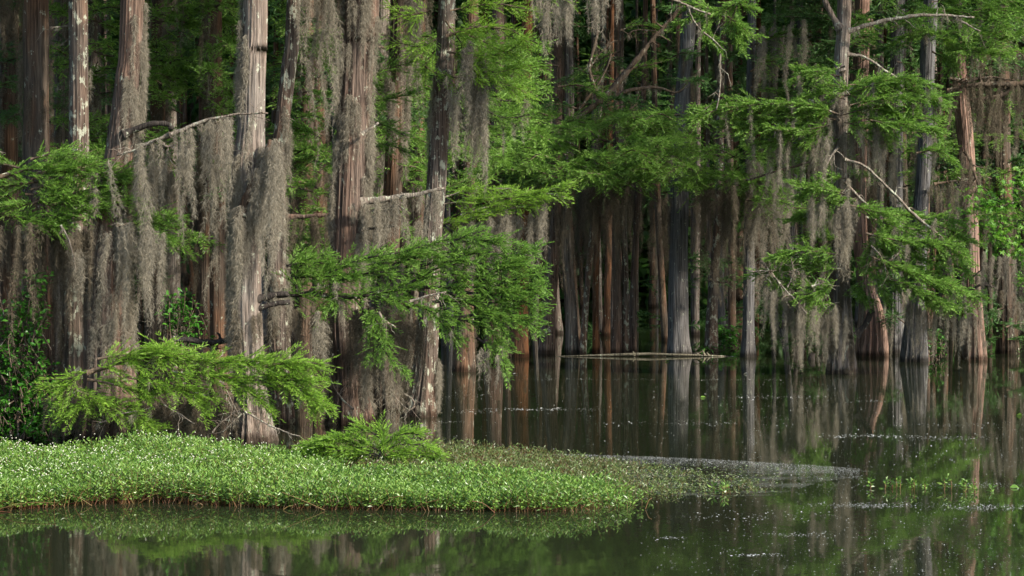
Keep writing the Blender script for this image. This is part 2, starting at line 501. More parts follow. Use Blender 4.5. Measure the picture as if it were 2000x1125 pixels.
# ------------------------------------------------------------------ trees
class Tree:
    def __init__(self, name, label, cat, pts, Y, bark, seed, group=None, seg=72, flare=1.0, flutes=.045, top=13.0, rings=110, crown=True, broken=False):
        self.r = np.random.default_rng(seed)
        P = pts3([(p[0], p[1]) for p in pts], Y)
        R = np.array([p[2] for p in pts]) / 2 / F_PX * Y
        self.Y = Y
        self.px = pts[len(pts) // 2][0]
        base = P[0].copy()
        base[2] = 0.0
        self.root = tag(empty(name, base), label, cat, group)
        if not broken and P[-1][2] < top:                # the stem goes on above the frame
            d = (P[-1] - P[-2]) / max(P[-1][2] - P[-2][2], .1)
            d[:2] *= .4
            P = np.vstack([P, P[-1] + d * (top - P[-1][2])])
            R = np.r_[R, R[-1] * .55]
        P = np.vstack([P[0] - np.array((0, 0, P[0][2] + .35)), P])
        R = np.r_[R[0] * 1.06, R]
        Q = smooth(np.c_[P, R], rings)
        Q[:, :2] += np.stack([np.sin(Q[:, 2] * self.r.uniform(.7, 1.6) + self.r.uniform(0, 6)) * .009,
                              np.cos(Q[:, 2] * self.r.uniform(.7, 1.6)) * .01], 1)
        self.Q = Q
        g = Geo()
        fl = flutes * (1 + 1.4 * np.exp(-np.maximum(Q[:, 2], 0) / .8))
        # buttress furrows deepen towards the waterline
        tube_fl(g, Q[:, :3], Q[:, 3], seg, fl, self.r)
        self.trunk = g.build('trunk', bark, self.root, smooth_shade=True)
        self.top = top
        if crown and not broken:
            self.crown()

    def at_z(self, z):
        Q = self.Q
        return np.array([np.interp(z, Q[:, 2], Q[:, k]) for k in range(4)])

    def crown(self, n=34, lo=None):
        """boughs and foliage above the frame"""
        r = self.r
        zlo = lo or CAM_H + HOR / F_PX * self.Y + .6
        g, w = Geo(), Geo()
        zs = r.uniform(zlo, self.top + .5, n)
        for z in zs:
            q = self.at_z(min(z, self.top))
            a = r.uniform(0, 6.283)
            l = r.uniform(1.4, 3.0) * (1.15 - .5 * (z - zlo) / (self.top - zlo + .5))
            e = q[:3] + np.array((math.cos(a) * l, math.sin(a) * l, r.uniform(-.1, .5)))
            ax = smooth([q[:3], (q[:3] + e) / 2 + (0, 0, .15), e], 8)
            spray(g, w, ax, .95, 7, r, up=.25, droop=.15, bl=.26, bw=.09, step=.07, start=.15)
            tube(w, ax, np.linspace(.045, .01, 8), 4)
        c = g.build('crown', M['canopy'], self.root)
        w.build('bough', M['wood'], c, origin=self.root['_at'])

    def branch(self, axes, leaf='leaf', sl=.5, per_m=26, moss=None, r0=.03, Y=None, bark='wood', moss_mat='moss', merge=False, **kw):
        """one bough: wood, foliage along each of its axes (photo points), moss under them"""
        Y = Y or self.Y
        r = self.r
        groups = []                                            # axes that meet make one bough
        for k, a in enumerate(axes):
            P = pts3(a, Y)
            n = max(8, int(np.linalg.norm(P[-1] - P[0]) * 9))
            A = smooth(P, n)
            A = A + np.cumsum(r.normal(0, .006, A.shape), 0)
            hit = [q for q in groups if min(np.linalg.norm(B - A[0], axis=1).min() for B in q) < .4]
            if merge:
                hit = groups[:1]
            if hit:
                hit[0].append(A)
            else:
                groups.append([A])
        for q in groups:
            gw, gl, gm = Geo(), Geo(), Geo()
            if merge:
                gw = gl
            for k, A in enumerate(q):
                n = len(A)
                tube(gw, A, np.linspace(r0 if k == 0 else r0 * .5, .006, n), 6, .12)
                spray(gl, gw, A, sl, per_m, r, **kw)
                if moss:
                    per, l0, l1 = moss
                    m = int(per * np.linalg.norm(np.diff(A, axis=0), axis=1).sum())
                    if not m:
                        continue
                    u = r.uniform(0.03, .97, m) * (n - 1)
                    t = np.stack([np.interp(u, np.arange(n), A[:, j]) for j in range(3)], 1) + r.normal(0, .1, (m, 3)) * np.array((.5, 1.6, .2))
                    L = r.uniform(l0, l1, m) * r.uniform(.4, 1, m)
                    moss_clumps(gm, t, L, r.uniform(.03, .065, m), r)
            if merge:
                gl.build('foliage', M[leaf], self.root)
                continue
            b = gw.build('branch', M[bark], self.root, smooth_shade=True)
            gl.build('foliage', M[leaf], b, origin=self.root['_at'])
            gm.build('moss_clumps', M[moss_mat], b, origin=self.root['_at'])

    def dead(self, paths, bark='dead', Y=None, twigs=5, moss=None, moss_mat='moss', dens=1.0, rad=.06):
        """bare limb: paths = [(photo points, first width px, last width px)]; moss = (px length min, max, tufts per metre)"""
        Y = Y or self.Y
        r = self.r
        groups = []
        k = Y / 2 / F_PX
        for pts, w0, w1 in paths:
            P = pts3(pts, Y)
            L = np.linalg.norm(np.diff(P, axis=0), axis=1).sum()
            n = max(8, int(L * 18))
            A = smooth(P, n) + np.cumsum(r.normal(0, .005, (n, 3)), 0)
            hit = [q for q in groups if min(min(np.linalg.norm(B - A[0], axis=1).min(), np.linalg.norm(B - A[-1], axis=1).min()) for B, *_ in q) < .22]
            (hit[0] if hit else groups.append([]) or groups[-1]).append((A, w0, w1, L))
        for q in groups:
            g, gm = Geo(), Geo()
            for A, w0, w1, L in q:
                n = len(A)
                R = np.linspace(w0 * k, w1 * k, n) * (1 + .10 * r.normal(size=n))
                R[:3] *= np.array((1.5, 1.25, 1.08)) if len(q[0][0]) == n else 1
                tube(g, A, R, 9, .22, .25)
                for _ in range(int(twigs * 1.6)):
                    i = r.integers(n // 5, n)
                    d = norm(np.array((r.normal(0, 1), r.normal(0, .6), r.normal(-.1, .8))) + (A[-1] - A[0]) / L * .8)
                    l = r.uniform(.08, .42)
                    B = smooth([A[i], A[i] + d * l * .5 + r.normal(0, .04, 3), A[i] + d * l + (0, 0, -.05)], 6)
                    B = B + np.vstack([np.zeros(3), r.normal(0, .008, (5, 3))])
                    tube(g, B, np.linspace(max(w1 * k * .6, .004), .002, 6), 4)
                    if l > .25:
                        d2 = norm(d + r.normal(0, .6, 3))
                        tube(g, np.array([B[3], B[3] + d2 * .06, B[3] + d2 * .13 + (0, 0, -.02)]), [.003, .0025, .002], 4)
                pm = moss or (6, 24, 4.0)
                m = int(pm[2] * L)
                if m and (moss or twigs):
                    u = r.uniform(0, n - 1, m)
                    t = np.stack([np.interp(u, np.arange(n), A[:, j]) for j in range(3)], 1) + r.normal(0, .06 if moss else .015, (m, 3)) * np.array((1, 2, .3))
                    ll = r.uniform(pm[0], pm[1], m) / F_PX * Y
                    moss_clumps(gm, t, ll, r.uniform(.5, 1.2, m) * (rad if moss else .025), r, dens)
            b = g.build('branch', M[bark], self.root, smooth_shade=True)
            gm.build('moss_clumps', M[moss_mat], b, origin=self.root['_at'])

    def curtain(self, pts, lo, hi, per_m=14, Y=None, rad=.07, depth=.35, mat='moss', dens=1.0, sway=.05):
        """moss hung along a line (photo points), lengths in photo pixels"""
        Y = Y or self.Y
        r = self.r
        P = smooth(pts3(pts, Y), 30)
        m = max(2, int(per_m * np.linalg.norm(np.diff(P, axis=0), axis=1).sum()))
        u = r.uniform(0, 29, m)
        t = np.stack([np.interp(u, np.arange(30), P[:, j]) for j in range(3)], 1)
        t += r.normal(0, 1, (m, 3)) * np.array((.05, depth, .06))
        L = r.uniform(lo, hi, m) / F_PX * Y
        if not hasattr(self, 'gm'):
            self.gm = {}
        gm = self.gm.setdefault(mat, Geo())
        moss_clumps(gm, t, L, rad * np.exp(r.normal(-.25, .45, m)), r, dens, sway=sway * 1.4)
        k = r.random(m) < .3                                  # thin wide veils between the tails
        if k.any():
            moss_clumps(gm, t[k] + r.normal(0, .06, (k.sum(), 3)), L[k] * r.uniform(.5, .95, k.sum()), rad * r.uniform(1.8, 3.0, k.sum()), r, dens * .16, sway=sway * 2)

    def coat(self, y0, y1, n, side=(-2.2, 2.2), rad=.06, lo=.3, hi=.9, mat='moss', dens=1.0):
        """moss clinging to the stem between photo rows y0 (upper) and y1; side = range of angles, 0 towards the viewer, + right"""
        r = self.r
        z1, z0 = (CAM_H - (y - HOR) / F_PX * self.Y for y in (y0, y1))
        n = max(2, int(n * .6))
        z = r.uniform(z0, z1, n)
        q = np.array([self.at_z(a) for a in z])
        a = r.uniform(side[0], side[1], n)
        off = q[:, 3] * 1.08 + .02
        t = q[:, :3] + np.stack([np.sin(a) * off, -np.cos(a) * off, 0 * a], 1)
        L = np.minimum(r.uniform(lo, hi, n), np.maximum(z - .05, .15))
        if not hasattr(self, 'gm'):
            self.gm = {}
        moss_clumps(self.gm.setdefault(mat, Geo()), t, L, rad * r.uniform(.5, 1.2, n), r, dens, sway=.03)

    def done(self):
        for k, g in getattr(self, 'gm', {}).items():
            g.build('moss_clumps', M[k], self.root)


def tube_fl(g, P, R, seg, fl, r_):
    """stem with furrows whose depth changes along it"""
    th = np.linspace(0, 2 * np.pi, seg, endpoint=False)
    z = P[:, 2][:, None]
    f = np.zeros((len(P), seg))
    low = np.exp(-np.maximum(z, 0) / .9)
    for k, a in ((2, .5), (3, .6), (5, .7), (7, .7), (11, .8), (16, 1.1), (23, 1.1), (31, .9)):
        if k < seg / 2.3:
            f += a * (.35 + .65 * (low if k < 9 else 1)) * np.sin(k * th[None] + r_.uniform(0, 6.3) + z * r_.uniform(-.5, .5)
                                                                     + .5 * np.sin(z * r_.uniform(.6, 2) + r_.uniform(0, 6)))
    rr = R[:, None] * (1 + fl[:, None] * f * .5 + .03 * np.sin(z * 3.1 + r_.uniform(0, 6)))
    V = np.stack([P[:, None, 0] + rr * np.sin(th), P[:, None, 1] - rr * np.cos(th), np.broadcast_to(P[:, None, 2], rr.shape)], -1)
    n = len(P)
    i = np.arange(n - 1)[:, None] * seg
    j = np.arange(seg)[None]
    k = (j + 1) % seg
    g.add(V, np.stack([i + j, i + k, i + seg + k, i + seg + j], -1).reshape(-1, 4))
    h = seg // 2
    e = (n - 1) * seg
    q = [[e + a, e + a + 1, e + seg - 2 - a, e + seg - 1 - a] for a in range(h - 1)]
    g.f.append(np.array(q, np.int32) + g.n - n * seg)
    g.mi.append(np.zeros(len(q), np.int32))


CT = 'cypress_tree'
CAT = 'cypress tree'
GL = 'mossy cypresses of the near stand'

def fill(trees, box, n, leaf, Y0, Y1, seed, sl=.55, per=22, moss=None, span=(60, 150), **kw):
    """boughs of the trees behind: from the nearest stem out to spots spread through a part of the view"""
    r = np.random.default_rng(seed)
    jobs = {}
    for _ in range(n):
        tx, ty = r.uniform(box[0], box[2]), r.uniform(box[1], box[3])
        c = sorted(range(len(trees)), key=lambda i: abs(trees[i].px - tx) + 40 * r.random())
        t = trees[c[0]]
        d = np.sign(tx - t.px) if abs(tx - t.px) > 15 else r.choice((-1, 1))
        sx = tx - d * r.uniform(*span)
        if abs(t.px - tx) < 160:
            sx = t.px + (sx - t.px) * .35
        Y = r.uniform(Y0, Y1)
        jobs.setdefault(c[0], []).append([(sx, ty + r.uniform(0, 14), Y + .5), ((sx + tx) / 2, ty + r.uniform(-10, 4), Y), (tx, ty + r.uniform(-4, 16), Y - .3)])
    for i, ax in jobs.items():
        trees[i].branch(ax, leaf, sl, per, moss, .016, Y0, **kw)


# ---- near stand on the left
t1 = Tree(CT, 'dark shaded cypress trunk nearest the left edge, rising behind green sprays', CAT,
          [(80, 862, 62), (75, 600, 54), (70, 300, 50), (72, 0, 46)], 34.6, M['bark_brown'], 101, GL)
t1.coat(0, 300, 16, (-1.5, 1.8), .05, .4, 1.0, 'moss_b', .7)
t1.coat(380, 860, 40, (-2, 2), .08, .5, 1.2, 'moss_b')
t1.curtain([(-20, 425), (60, 440), (140, 430)], 60, 290, 20, 33.2, .07, .5, 'moss_b')
t1.curtain([(-20, -20), (60, -25)], 60, 180, 14, 36.0, .06, .4, 'moss_b')
t1.branch([[(70, 340), (130, 335), (200, 335), (260, 345)], [(50, 380), (120, 385), (200, 395), (270, 390)], [(0, 345), (50, 330), (110, 320)], [(0, 420), (60, 425), (120, 440)], [(75, 355), (20, 362), (-60, 370)], [(60, 352), (110, 335), (150, 325), (182, 322)], [(75, 395), (20, 402), (-50, 408)],
           [(60, 400), (130, 380), (190, 365), (235, 352)], [(80, 420), (130, 418), (180, 408)], [(40, 330), (0, 318), (-40, 310)], [(30, 440), (80, 440), (130, 432)],
           [(10, 300), (-30, 290)], [(60, 370), (110, 360), (160, 350)], [(100, 400), (150, 392), (210, 380)], [(20, 380), (-20, 385), (-60, 390)], [(160, 345), (210, 340), (250, 335)], [(60, 310), (110, 300), (140, 300)]],
          'leaf', .55, 52, (1.5, .2, .6), .035, 32.6, up=.25)
t2 = Tree(CT, 'straight reddish trunk with a pale flaking right edge, second from the left edge', CAT,
          [(150, 864, 74), (150, 690, 60), (150, 560, 46), (153, 345, 38), (152, 0, 36)], 34.0, M['bark_lichen'], 102, GL)
t2.coat(470, 860, 26, (-2.4, -.6), .06, .4, 1.0, 'moss_b')
t2.coat(120, 360, 5, (.4, 2), .035, .2, .5)
t2.dead([([(155, 50), (120, 52), (100, 54)], 4, 2), ([(170, 40), (140, 72), (120, 90)], 4, 2)], twigs=1)
t3 = Tree(CT, 'broad mossy cypress with a dark bent limb stub and a long lichened bough', CAT,
          [(215, 864, 118), (212, 690, 96), (208, 560, 80), (220, 400, 64), (235, 300, 55), (250, 150, 48), (258, 0, 44)], 33.0, M['bark_red'], 103, GL, seg=84)
t3.coat(0, 320, 46, (.0, 2.0), .055, .5, 1.1)
t3.coat(330, 640, 64, (-.9, 1.9), .06, .5, 1.2)
t3.coat(600, 690, 14, (.3, 1.9), .06, .3, .6)
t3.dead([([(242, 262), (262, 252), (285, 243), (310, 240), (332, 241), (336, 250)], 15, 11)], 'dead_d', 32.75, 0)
t3.dead([([(332, 262), (300, 275), (262, 292), (223, 304)], 8, 5), ([(332, 262), (400, 238), (460, 229), (530, 226)], 8, 3),
         ([(318, 280), (325, 286), (345, 283)], 5, 3)], 'dead', 32.4, 6, (40, 240, 12), dens=.9, rad=.06)
t3.curtain([(225, 320), (270, 330), (325, 330)], 150, 380, 14, 32.6, .065, .35)
t3.curtain([(150, 470), (170, 430), (205, 420)], 100, 250, 26, 32.8, .07, .35, 'moss_b')
t3.curtain([(210, 440), (260, 445), (330, 440)], 90, 250, 20, 32.5, .065, .35)
t3.curtain([(330, 300), (400, 270), (455, 250)], 40, 200, 10, 32.6, .05, .35)
t3.branch([[(228, 440), (290, 432), (350, 447), (412, 470)], [(250, 425), (300, 415), (350, 425)], [(280, 450), (330, 470), (360, 490)]],
          'leaf', .46, 50, (1.2, .2, .5), .02, 32.5)
t3.branch([[(170, 728), (260, 705), (380, 703), (500, 712), (615, 715)], [(190, 702), (300, 692), (400, 704)],
           [(300, 722), (450, 735), (560, 752), (625, 785)], [(130, 755), (200, 785), (250, 800), (295, 835)],
           [(250, 735), (350, 760), (425, 778)], [(400, 710), (500, 702), (590, 712)], [(500, 730), (580, 740), (635, 745)],
           [(150, 735), (130, 760), (115, 800)], [(190, 770), (150, 800), (130, 815)], [(420, 735), (480, 765), (520, 800)], [(560, 740), (600, 770), (615, 800)], [(330, 745), (380, 770), (400, 800)], [(180, 720), (140, 735), (90, 750)], [(200, 790), (260, 815), (310, 840)], [(520, 715), (580, 705), (640, 712)], [(570, 750), (610, 775), (645, 790)], [(230, 700), (290, 690), (340, 680)], [(170, 740), (230, 750), (290, 770)], [(350, 700), (330, 685), (300, 675)]],
          'leaf_y', .50, 52, (1.2, .15, .4), .035, 31.6, up=.26)
t3.curtain([(110, 765), (250, 775), (380, 780), (470, 785)], 70, 115, 26, 32.4, .075, .3, 'moss_b')
t3.dead([([(415, 845), (440, 822), (475, 800), (500, 815)], 3, 2), ([(475, 800), (540, 835), (590, 850)], 4, 2), ([(440, 760), (460, 790), (470, 805)], 3, 2),
         ([(300, 795), (240, 808), (190, 830)], 3, 2), ([(320, 790), (350, 810), (380, 830)], 3, 2), ([(480, 800), (430, 850)], 3, 1)], 'dead', 31.5, 4)
t3.dead([([(120, 440), (135, 460), (150, 500), (152, 515)], 4, 2)], 'dead', 32.2, 2)
t3.curtain([(145, 500), (155, 505)], 60, 130, 40, 32.2, .05, .05)

t4 = Tree(CT, 'large silvery trunk, moss wrapped to a bulge at mid height, behind the bright low spray', CAT,
          [(493, 862, 90), (490, 780, 64), (479, 600, 58), (482, 450, 56), (484, 340, 62), (492, 240, 52), (496, 100, 48), (498, 0, 46)], 32.9, M['bark_grey'], 104, GL, seg=84)
t4.coat(-20, 210, 30, (-1.9, -.3), .055, .4, 1.0)
t4.coat(300, 420, 36, (-1.4, 1.6), .06, .3, .8)
t4.coat(420, 640, 40, (-1.9, -.2), .06, .4, 1.0)
t4.coat(600, 700, 20, (-1.6, 1.4), .055, .3, .6, 'moss_b')
t4.dead([([(464, 445), (474, 402), (500, 345), (520, 300), (529, 277)], 26, 15)], 'bark_brown', 32.62, 0, (50, 170, 30), dens=1.0, rad=.075)
t4.curtain([(500, 320), (515, 295), (530, 285), (550, 300)], 120, 330, 20, 32.5, .06, .15)
t4.dead([([(470, 418), (478, 422)], 8, 6)], 'dead', 32.5, 0)
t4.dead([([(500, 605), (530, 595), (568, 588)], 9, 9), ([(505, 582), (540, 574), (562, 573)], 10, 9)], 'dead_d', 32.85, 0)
t4.branch([[(520, 577), (600, 574), (690, 580), (780, 565), (880, 560), (960, 563), (1045, 572)],
           [(600, 574), (640, 535), (720, 505), (810, 490), (890, 470), (980, 482)],
           [(860, 562), (930, 598), (990, 625), (1045, 622)], [(700, 575), (790, 590), (880, 620), (950, 640), (990, 690)],
           [(690, 580), (720, 625), (745, 680), (790, 725)], [(580, 574), (575, 530), (610, 500), (640, 495)],
           [(880, 555), (960, 530), (1020, 515), (1050, 545)], [(790, 560), (860, 525), (930, 500), (1000, 505)],
           [(640, 560), (700, 535), (780, 530), (850, 540)], [(830, 600), (880, 650), (900, 665)], [(720, 600), (740, 650), (720, 700)],
           [(940, 600), (985, 650), (960, 700)], [(560, 545), (620, 540), (690, 545)], [(840, 590), (900, 585), (980, 590)], [(820, 520), (900, 510), (980, 520)], [(760, 520), (830, 500), (900, 495)], [(960, 560), (1010, 545), (1055, 530)], [(900, 620), (960, 610), (1010, 600)], [(860, 530), (930, 540), (1000, 560)], [(660, 560), (640, 600), (625, 625)], [(900, 470), (960, 468), (1025, 478)], [(870, 480), (910, 462), (945, 452)], [(960, 530), (1020, 500), (1058, 478)], [(980, 580), (1025, 590), (1062, 600)], [(940, 610), (1000, 620), (1058, 640)], [(900, 570), (960, 575), (1062, 560)], [(720, 520), (780, 500), (850, 480)], [(930, 660), (970, 690), (985, 725)], [(560, 520), (600, 515), (640, 520)]],
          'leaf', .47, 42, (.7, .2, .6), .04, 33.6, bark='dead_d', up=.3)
t4.dead([([(740, 610), (750, 625), (775, 640)], 4, 2), ([(800, 588), (840, 575), (870, 568)], 4, 3)], 'dead', 33.3, 3)
t4.curtain([(560, 600), (640, 605), (740, 610), (840, 630)], 50, 190, 22, 34.6, .065, .4, 'moss_b')
t4.curtain([(620, 620), (630, 622)], 90, 120, 40, 33.3, .06, .05)
t4.curtain([(905, 665), (950, 690), (985, 690)], 25, 80, 14, 33.5, .026, .1)
t4.curtain([(868, 640), (885, 650)], 30, 60, 16, 33.6, .025, .1)
t4.dead([([(340, 660), (400, 668), (450, 662)], 10, 12)], 'dead_d', 33.0, 5)

t4b = Tree(CT, 'slimmer lichen dotted stem standing just right of the large silvery trunk', CAT,
           [(548, 850, 52), (542, 600, 38), (540, 420, 34), (546, 300, 30), (565, 120, 28), (572, 0, 26)], 35.6, M['bark_lichen'], 105, GL)
t4b.coat(200, 600, 46, (-.5, 2), .05, .4, 1.0)
t4b.coat(600, 840, 16, (-2, 2), .06, .4, .9, 'moss_b')
t4b.dead([([(556, 424), (600, 420), (652, 417)], 9, 8)], 'bark_red', 37.0, 1, (30, 130, 18), 'moss_b')

t5 = Tree(CT, 'thick central trunk of the near stand with a bare pinkish patch among moss', CAT,
          [(686, 832, 96), (680, 740, 62), (672, 620, 60), (680, 480, 63), (684, 350, 64), (692, 200, 60), (700, 80, 62), (708, 0, 64)], 35.8, M['bark_red'], 106, GL, seg=84)
t5.coat(-30, 260, 60, (-1.9, 1.9), .055, .4, 1.1)
t5.coat(260, 420, 20, (-1.8, -.6), .05, .4, .9)
t5.coat(240, 500, 50, (.55, 2.2), .065, .5, 1.0)
t5.coat(620, 830, 40, (-2.2, -.6), .07, .4, .9, 'moss_b')
t5.coat(620, 800, 24, (.7, 2.2), .07, .4, .9)
t5.curtain([(590, -30), (640, -30), (670, -20)], 150, 420, 16, 35.4, .06, .3)
t5.curtain([(690, 640), (740, 650), (800, 665)], 90, 180, 24, 35.2, .06, .3)
t5.dead([([(705, 450), (740, 446), (775, 443)], 4, 5)], 'dead_d', 35.4, 0)
t5.dead([([(708, 262), (725, 250), (738, 240)], 8, 5)], 'dead', 35.4, 0)
t5.dead([([(705, 393), (760, 387), (820, 377), (872, 369)], 12, 6)], 'dead', 35.3, 2, (40, 120, 16))
t5.curtain([(715, 420), (780, 430), (830, 425)], 30, 90, 14, 36.0, .05, .3)
t5.branch([[(700, 240), (740, 240), (790, 265)], [(710, 200), (760, 190), (800, 180)], [(715, 290), (760, 285), (790, 300)], [(720, 150), (760, 130), (800, 120)]],
          'leaf', .5, 34, None, .02, 37.4)
t5.dead([([(690, 800), (660, 770), (640, 720), (650, 690)], 4, 3)], 'dead', 35.2, 3)

t6 = Tree(CT, 'lichen flecked leaning trunk with a flared foot at the edge of the open water', CAT,
          [(820, 812, 62), (826, 760, 52), (833, 700, 44), (838, 620, 40), (842, 500, 38), (850, 380, 36), (858, 250, 36), (867, 130, 36), (874, 0, 32)],
          37.0, M['bark_lichen'], 107, GL, seg=84)
t6.coat(150, 260, 16, (-2, -.5), .045, .3, .8)
t6.coat(690, 800, 20, (-2.2, -.9), .06, .3, .6, 'moss_b')
t6.coat(680, 760, 14, (1.0, 2.0), .05, .4, .8)
t6.branch([[(870, 70), (930, 55), (1000, 60), (1040, 90)], [(872, 100), (930, 108), (990, 100), (1030, 75)], [(880, 20), (960, 8), (1050, 22)],
           [(860, 70), (820, 90), (775, 80)], [(880, 150), (940, 150), (1000, 165), (1035, 180)], [(900, 120), (960, 140), (1020, 130)],
           [(840, 20), (790, 30), (760, 10)], [(900, 60), (960, 90), (1010, 110)], [(870, 40), (900, 80), (930, 130)], [(850, 100), (830, 130), (870, 150)]],
          'leaf_y', .55, 36, (1, .2, .5), .03, 36.4, up=.35)
t6.branch([[(875, 180), (940, 195), (1000, 200), (1050, 190)], [(920, 200), (985, 225), (1040, 215)], [(900, 170), (930, 230), (955, 260)]],
          'leaf', .45, 26, (3, .3, .8), .025, 37.2, bark='dead_d', up=.35)
t6.branch([[(845, 442), (930, 425), (1000, 412), (1050, 402)], [(860, 400), (950, 388), (1040, 380), (1115, 362)], [(900, 420), (980, 400), (1060, 392)],
           [(870, 385), (930, 372), (1000, 372)], [(1000, 385), (1060, 375), (1105, 385)]],
          'leaf_y', .42, 44, None, .025, 37.4, bark='dead', up=.16, droop=.1)
t6.curtain([(850, 445), (940, 430), (1040, 408), (1065, 405)], 35, 130, 34, 37.6, .06, .15)
t6.curtain([(930, 100), (940, 150)], 120, 250, 60, 36.6, .05, .08)
t6.curtain([(888, 180), (897, 180)], 110, 150, 90, 36.3, .045, .05)
t6.curtain([(905, 85), (918, 90)], 70, 200, 70, 36.2, .07, .05)
t6.dead([([(790, 770), (810, 785), (800, 800), (770, 770)], 3, 2), ([(815, 790), (790, 810), (788, 830)], 3, 1)], 'dead', 36.4, 5)
t7 = Tree(CT, 'moss hung stem between the thick central trunk and the leaning lichen trunk', CAT,
          [(752, 830, 60), (752, 640, 44), (765, 400, 36), (776, 200, 34), (780, 0, 34)], 38.5, M['bark_brown'], 108, GL)
t7.coat(-30, 250, 40, (-1.8, 2), .06, .5, 1.2)
t7.coat(500, 820, 60, (-2, 2), .075, .5, 1.1)
t7.curtain([(800, 0), (815, 5)], 180, 250, 60, 37.6, .05, .08)
t7.branch([[(770, 345), (810, 335), (850, 345)], [(760, 250), (800, 262), (840, 280)], [(770, 170), (820, 165), (860, 180)], [(770, 90), (820, 70), (860, 80)], [(880, 280), (930, 300), (980, 310)],
           [(780, 345), (840, 370), (900, 350)]], 'leaf', .5, 34, (1, .2, .5), .02, 39.0)
t6.branch([[(880, -60), (1000, -45), (1110, -30), (1240, -35)], [(1000, -45), (1060, -20), (1110, 5)]], 'leaf_y', .35, 26, None, .03, 35.6, bark='dead', up=.3)
t6.curtain([(1040, -10), (1090, -5), (1120, 5)], 30, 90, 22, 35.5, .06, .1)
t6.curtain([(1062, 20), (1072, 10)], 60, 100, 60, 35.5, .05, .05)
t6.curtain([(1130, -25), (1150, -25), (1215, -25)], 30, 105, 20, 35.5, .045, .1)
for t in (t1, t2, t3, t4, t4b, t5, t6, t7):
    t.done()

# ---- the rows behind the near stand: px, base row, width, lean px, distance, bark
back_left = [
    (18, 40, 44.0, 'bark_brown', 0, 'mossy brown stem glimpsed at the extreme left edge'),
    (112, 24, 42.0, 'bark_grey', 4, 'pale thin stem between the two leftmost dark trunks'),
    (184, 30, 40.0, 'bark_lichen', -4, 'lichen whitened stem right of the flaking reddish trunk'),
    (298, 34, 41.0, 'bark_brown', 8, 'moss curtained stem behind the dark bent limb stub'),
    (340, 30, 46.0, 'bark_grey', -6, 'grey stem wholly hung with moss behind the long lichened bough'),
    (398, 40, 40.0, 'bark_brown', 10, 'moss sheathed stem two steps left of the large silvery trunk'),
    (432, 34, 38.5, 'bark_brown', -8, 'red barked stem half hidden just left of the large silvery trunk'),
    (592, 30, 42.0, 'bark_brown', 6, 'dark stem behind moss between the silvery and the pinkish trunks'),
    (628, 36, 47.0, 'bark_brown', -6, 'dark mossy stem close behind the left side of the pinkish trunk'),
    (735, 30, 44.0, 'bark_grey', 10, 'dim stem behind foliage right of the thick pinkish trunk'),
    (812, 26, 46.0, 'bark_brown', 6, 'dim stem in shade left of the leaning lichen trunk'),
    (905, 30, 48.0, 'bark_brown', 12, 'brown stem in the shade behind the long hanging moss tails'),
    (962, 28, 51.0, 'bark_red', 8, 'shaded stem above the drooping green bough over open water'),
    (1015, 26, 53.0, 'bark_orange', 10, 'rust coloured stem left of the far leaning brown trunk'),
]
tb = []
for k, (px, w, Y, bk, lean, lab) in enumerate(back_left):
    by = HOR + F_PX * CAM_H / Y
    t = Tree(CT, lab, CAT, [(px, by, w * 1.6), (px + lean * .3, by - 90, w * 1.1), (px + lean, 330, w * .9), (px + lean * 1.5, 0, w * .8)], Y, M[bk], 200 + k,
             'mossy cypresses behind the near stand', seg=24, rings=60)
    if px < 830:
        t.coat(0, int(by), 34, (-2, 2), .06, .5, 1.4, 'moss_b' if k % 2 else 'moss', .8)
        t.curtain([(px - 45, -40), (px, -20), (px + 45, -30)], 100, 400, 5, Y - .8, .06, .5, 'moss' if k % 2 else 'moss_b', .8)
        t.curtain([(px - 50, 250 + 30 * (k % 4)), (px, 240 + 30 * (k % 4)), (px + 50, 255 + 30 * (k % 4))], 100, 360, 6, Y - .6, .06, .5, 'moss_b' if k % 3 else 'moss', .8)
    else:
        t.coat(0, int(by), 16, (-2, 2), .06, .4, 1.2, 'moss_b', .8)
    tb.append(t)
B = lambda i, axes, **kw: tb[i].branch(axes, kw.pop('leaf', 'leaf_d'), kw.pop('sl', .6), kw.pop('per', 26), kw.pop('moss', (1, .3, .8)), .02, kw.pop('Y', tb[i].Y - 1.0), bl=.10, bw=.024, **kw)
B(0, [[(20, 120), (-30, 130)], [(10, 150), (50, 160), (80, 170)], [(20, 200), (40, 215), (60, 220)]], )
B(2, [[(184, 40), (220, 50)], [(184, 100), (215, 110), (240, 100)], [(190, 120), (180, 140), (170, 150)]], leaf='leaf')
B(3, [[(290, 55), (330, 40), (380, 50)], [(290, 115), (330, 125), (370, 130)], [(300, 90), (260, 110)], [(300, 125), (340, 140), (390, 150)], [(300, 20), (350, 15), (400, 25)], [(300, 250), (350, 270)]], leaf='leaf', Y=39)
B(5, [[(398, 90), (430, 80), (455, 100)], [(398, 150), (430, 165), (450, 180)], [(398, 300), (430, 320), (460, 330)], [(390, 200), (420, 210), (440, 190)], [(398, 340), (430, 350)], [(400, 30), (440, 40)]], leaf='leaf', Y=38.6)
B(7, [[(592, 75), (620, 70), (650, 85)], [(585, 150), (560, 165)], [(592, 110), (620, 115), (645, 130)], [(592, 20), (560, 40)]], leaf='leaf')
B(8, [[(628, 300), (590, 310), (560, 325)], [(628, 270), (590, 250), (560, 255)], [(628, 330), (650, 345)], [(628, 480), (590, 480), (555, 490)], [(628, 500), (590, 510), (560, 515)]], leaf='leaf', Y=39.5)
B(9, [[(735, 220), (770, 230), (800, 240)], [(735, 160), (770, 180)], [(740, 90), (780, 100)], [(740, 270), (780, 280)]], leaf='leaf')
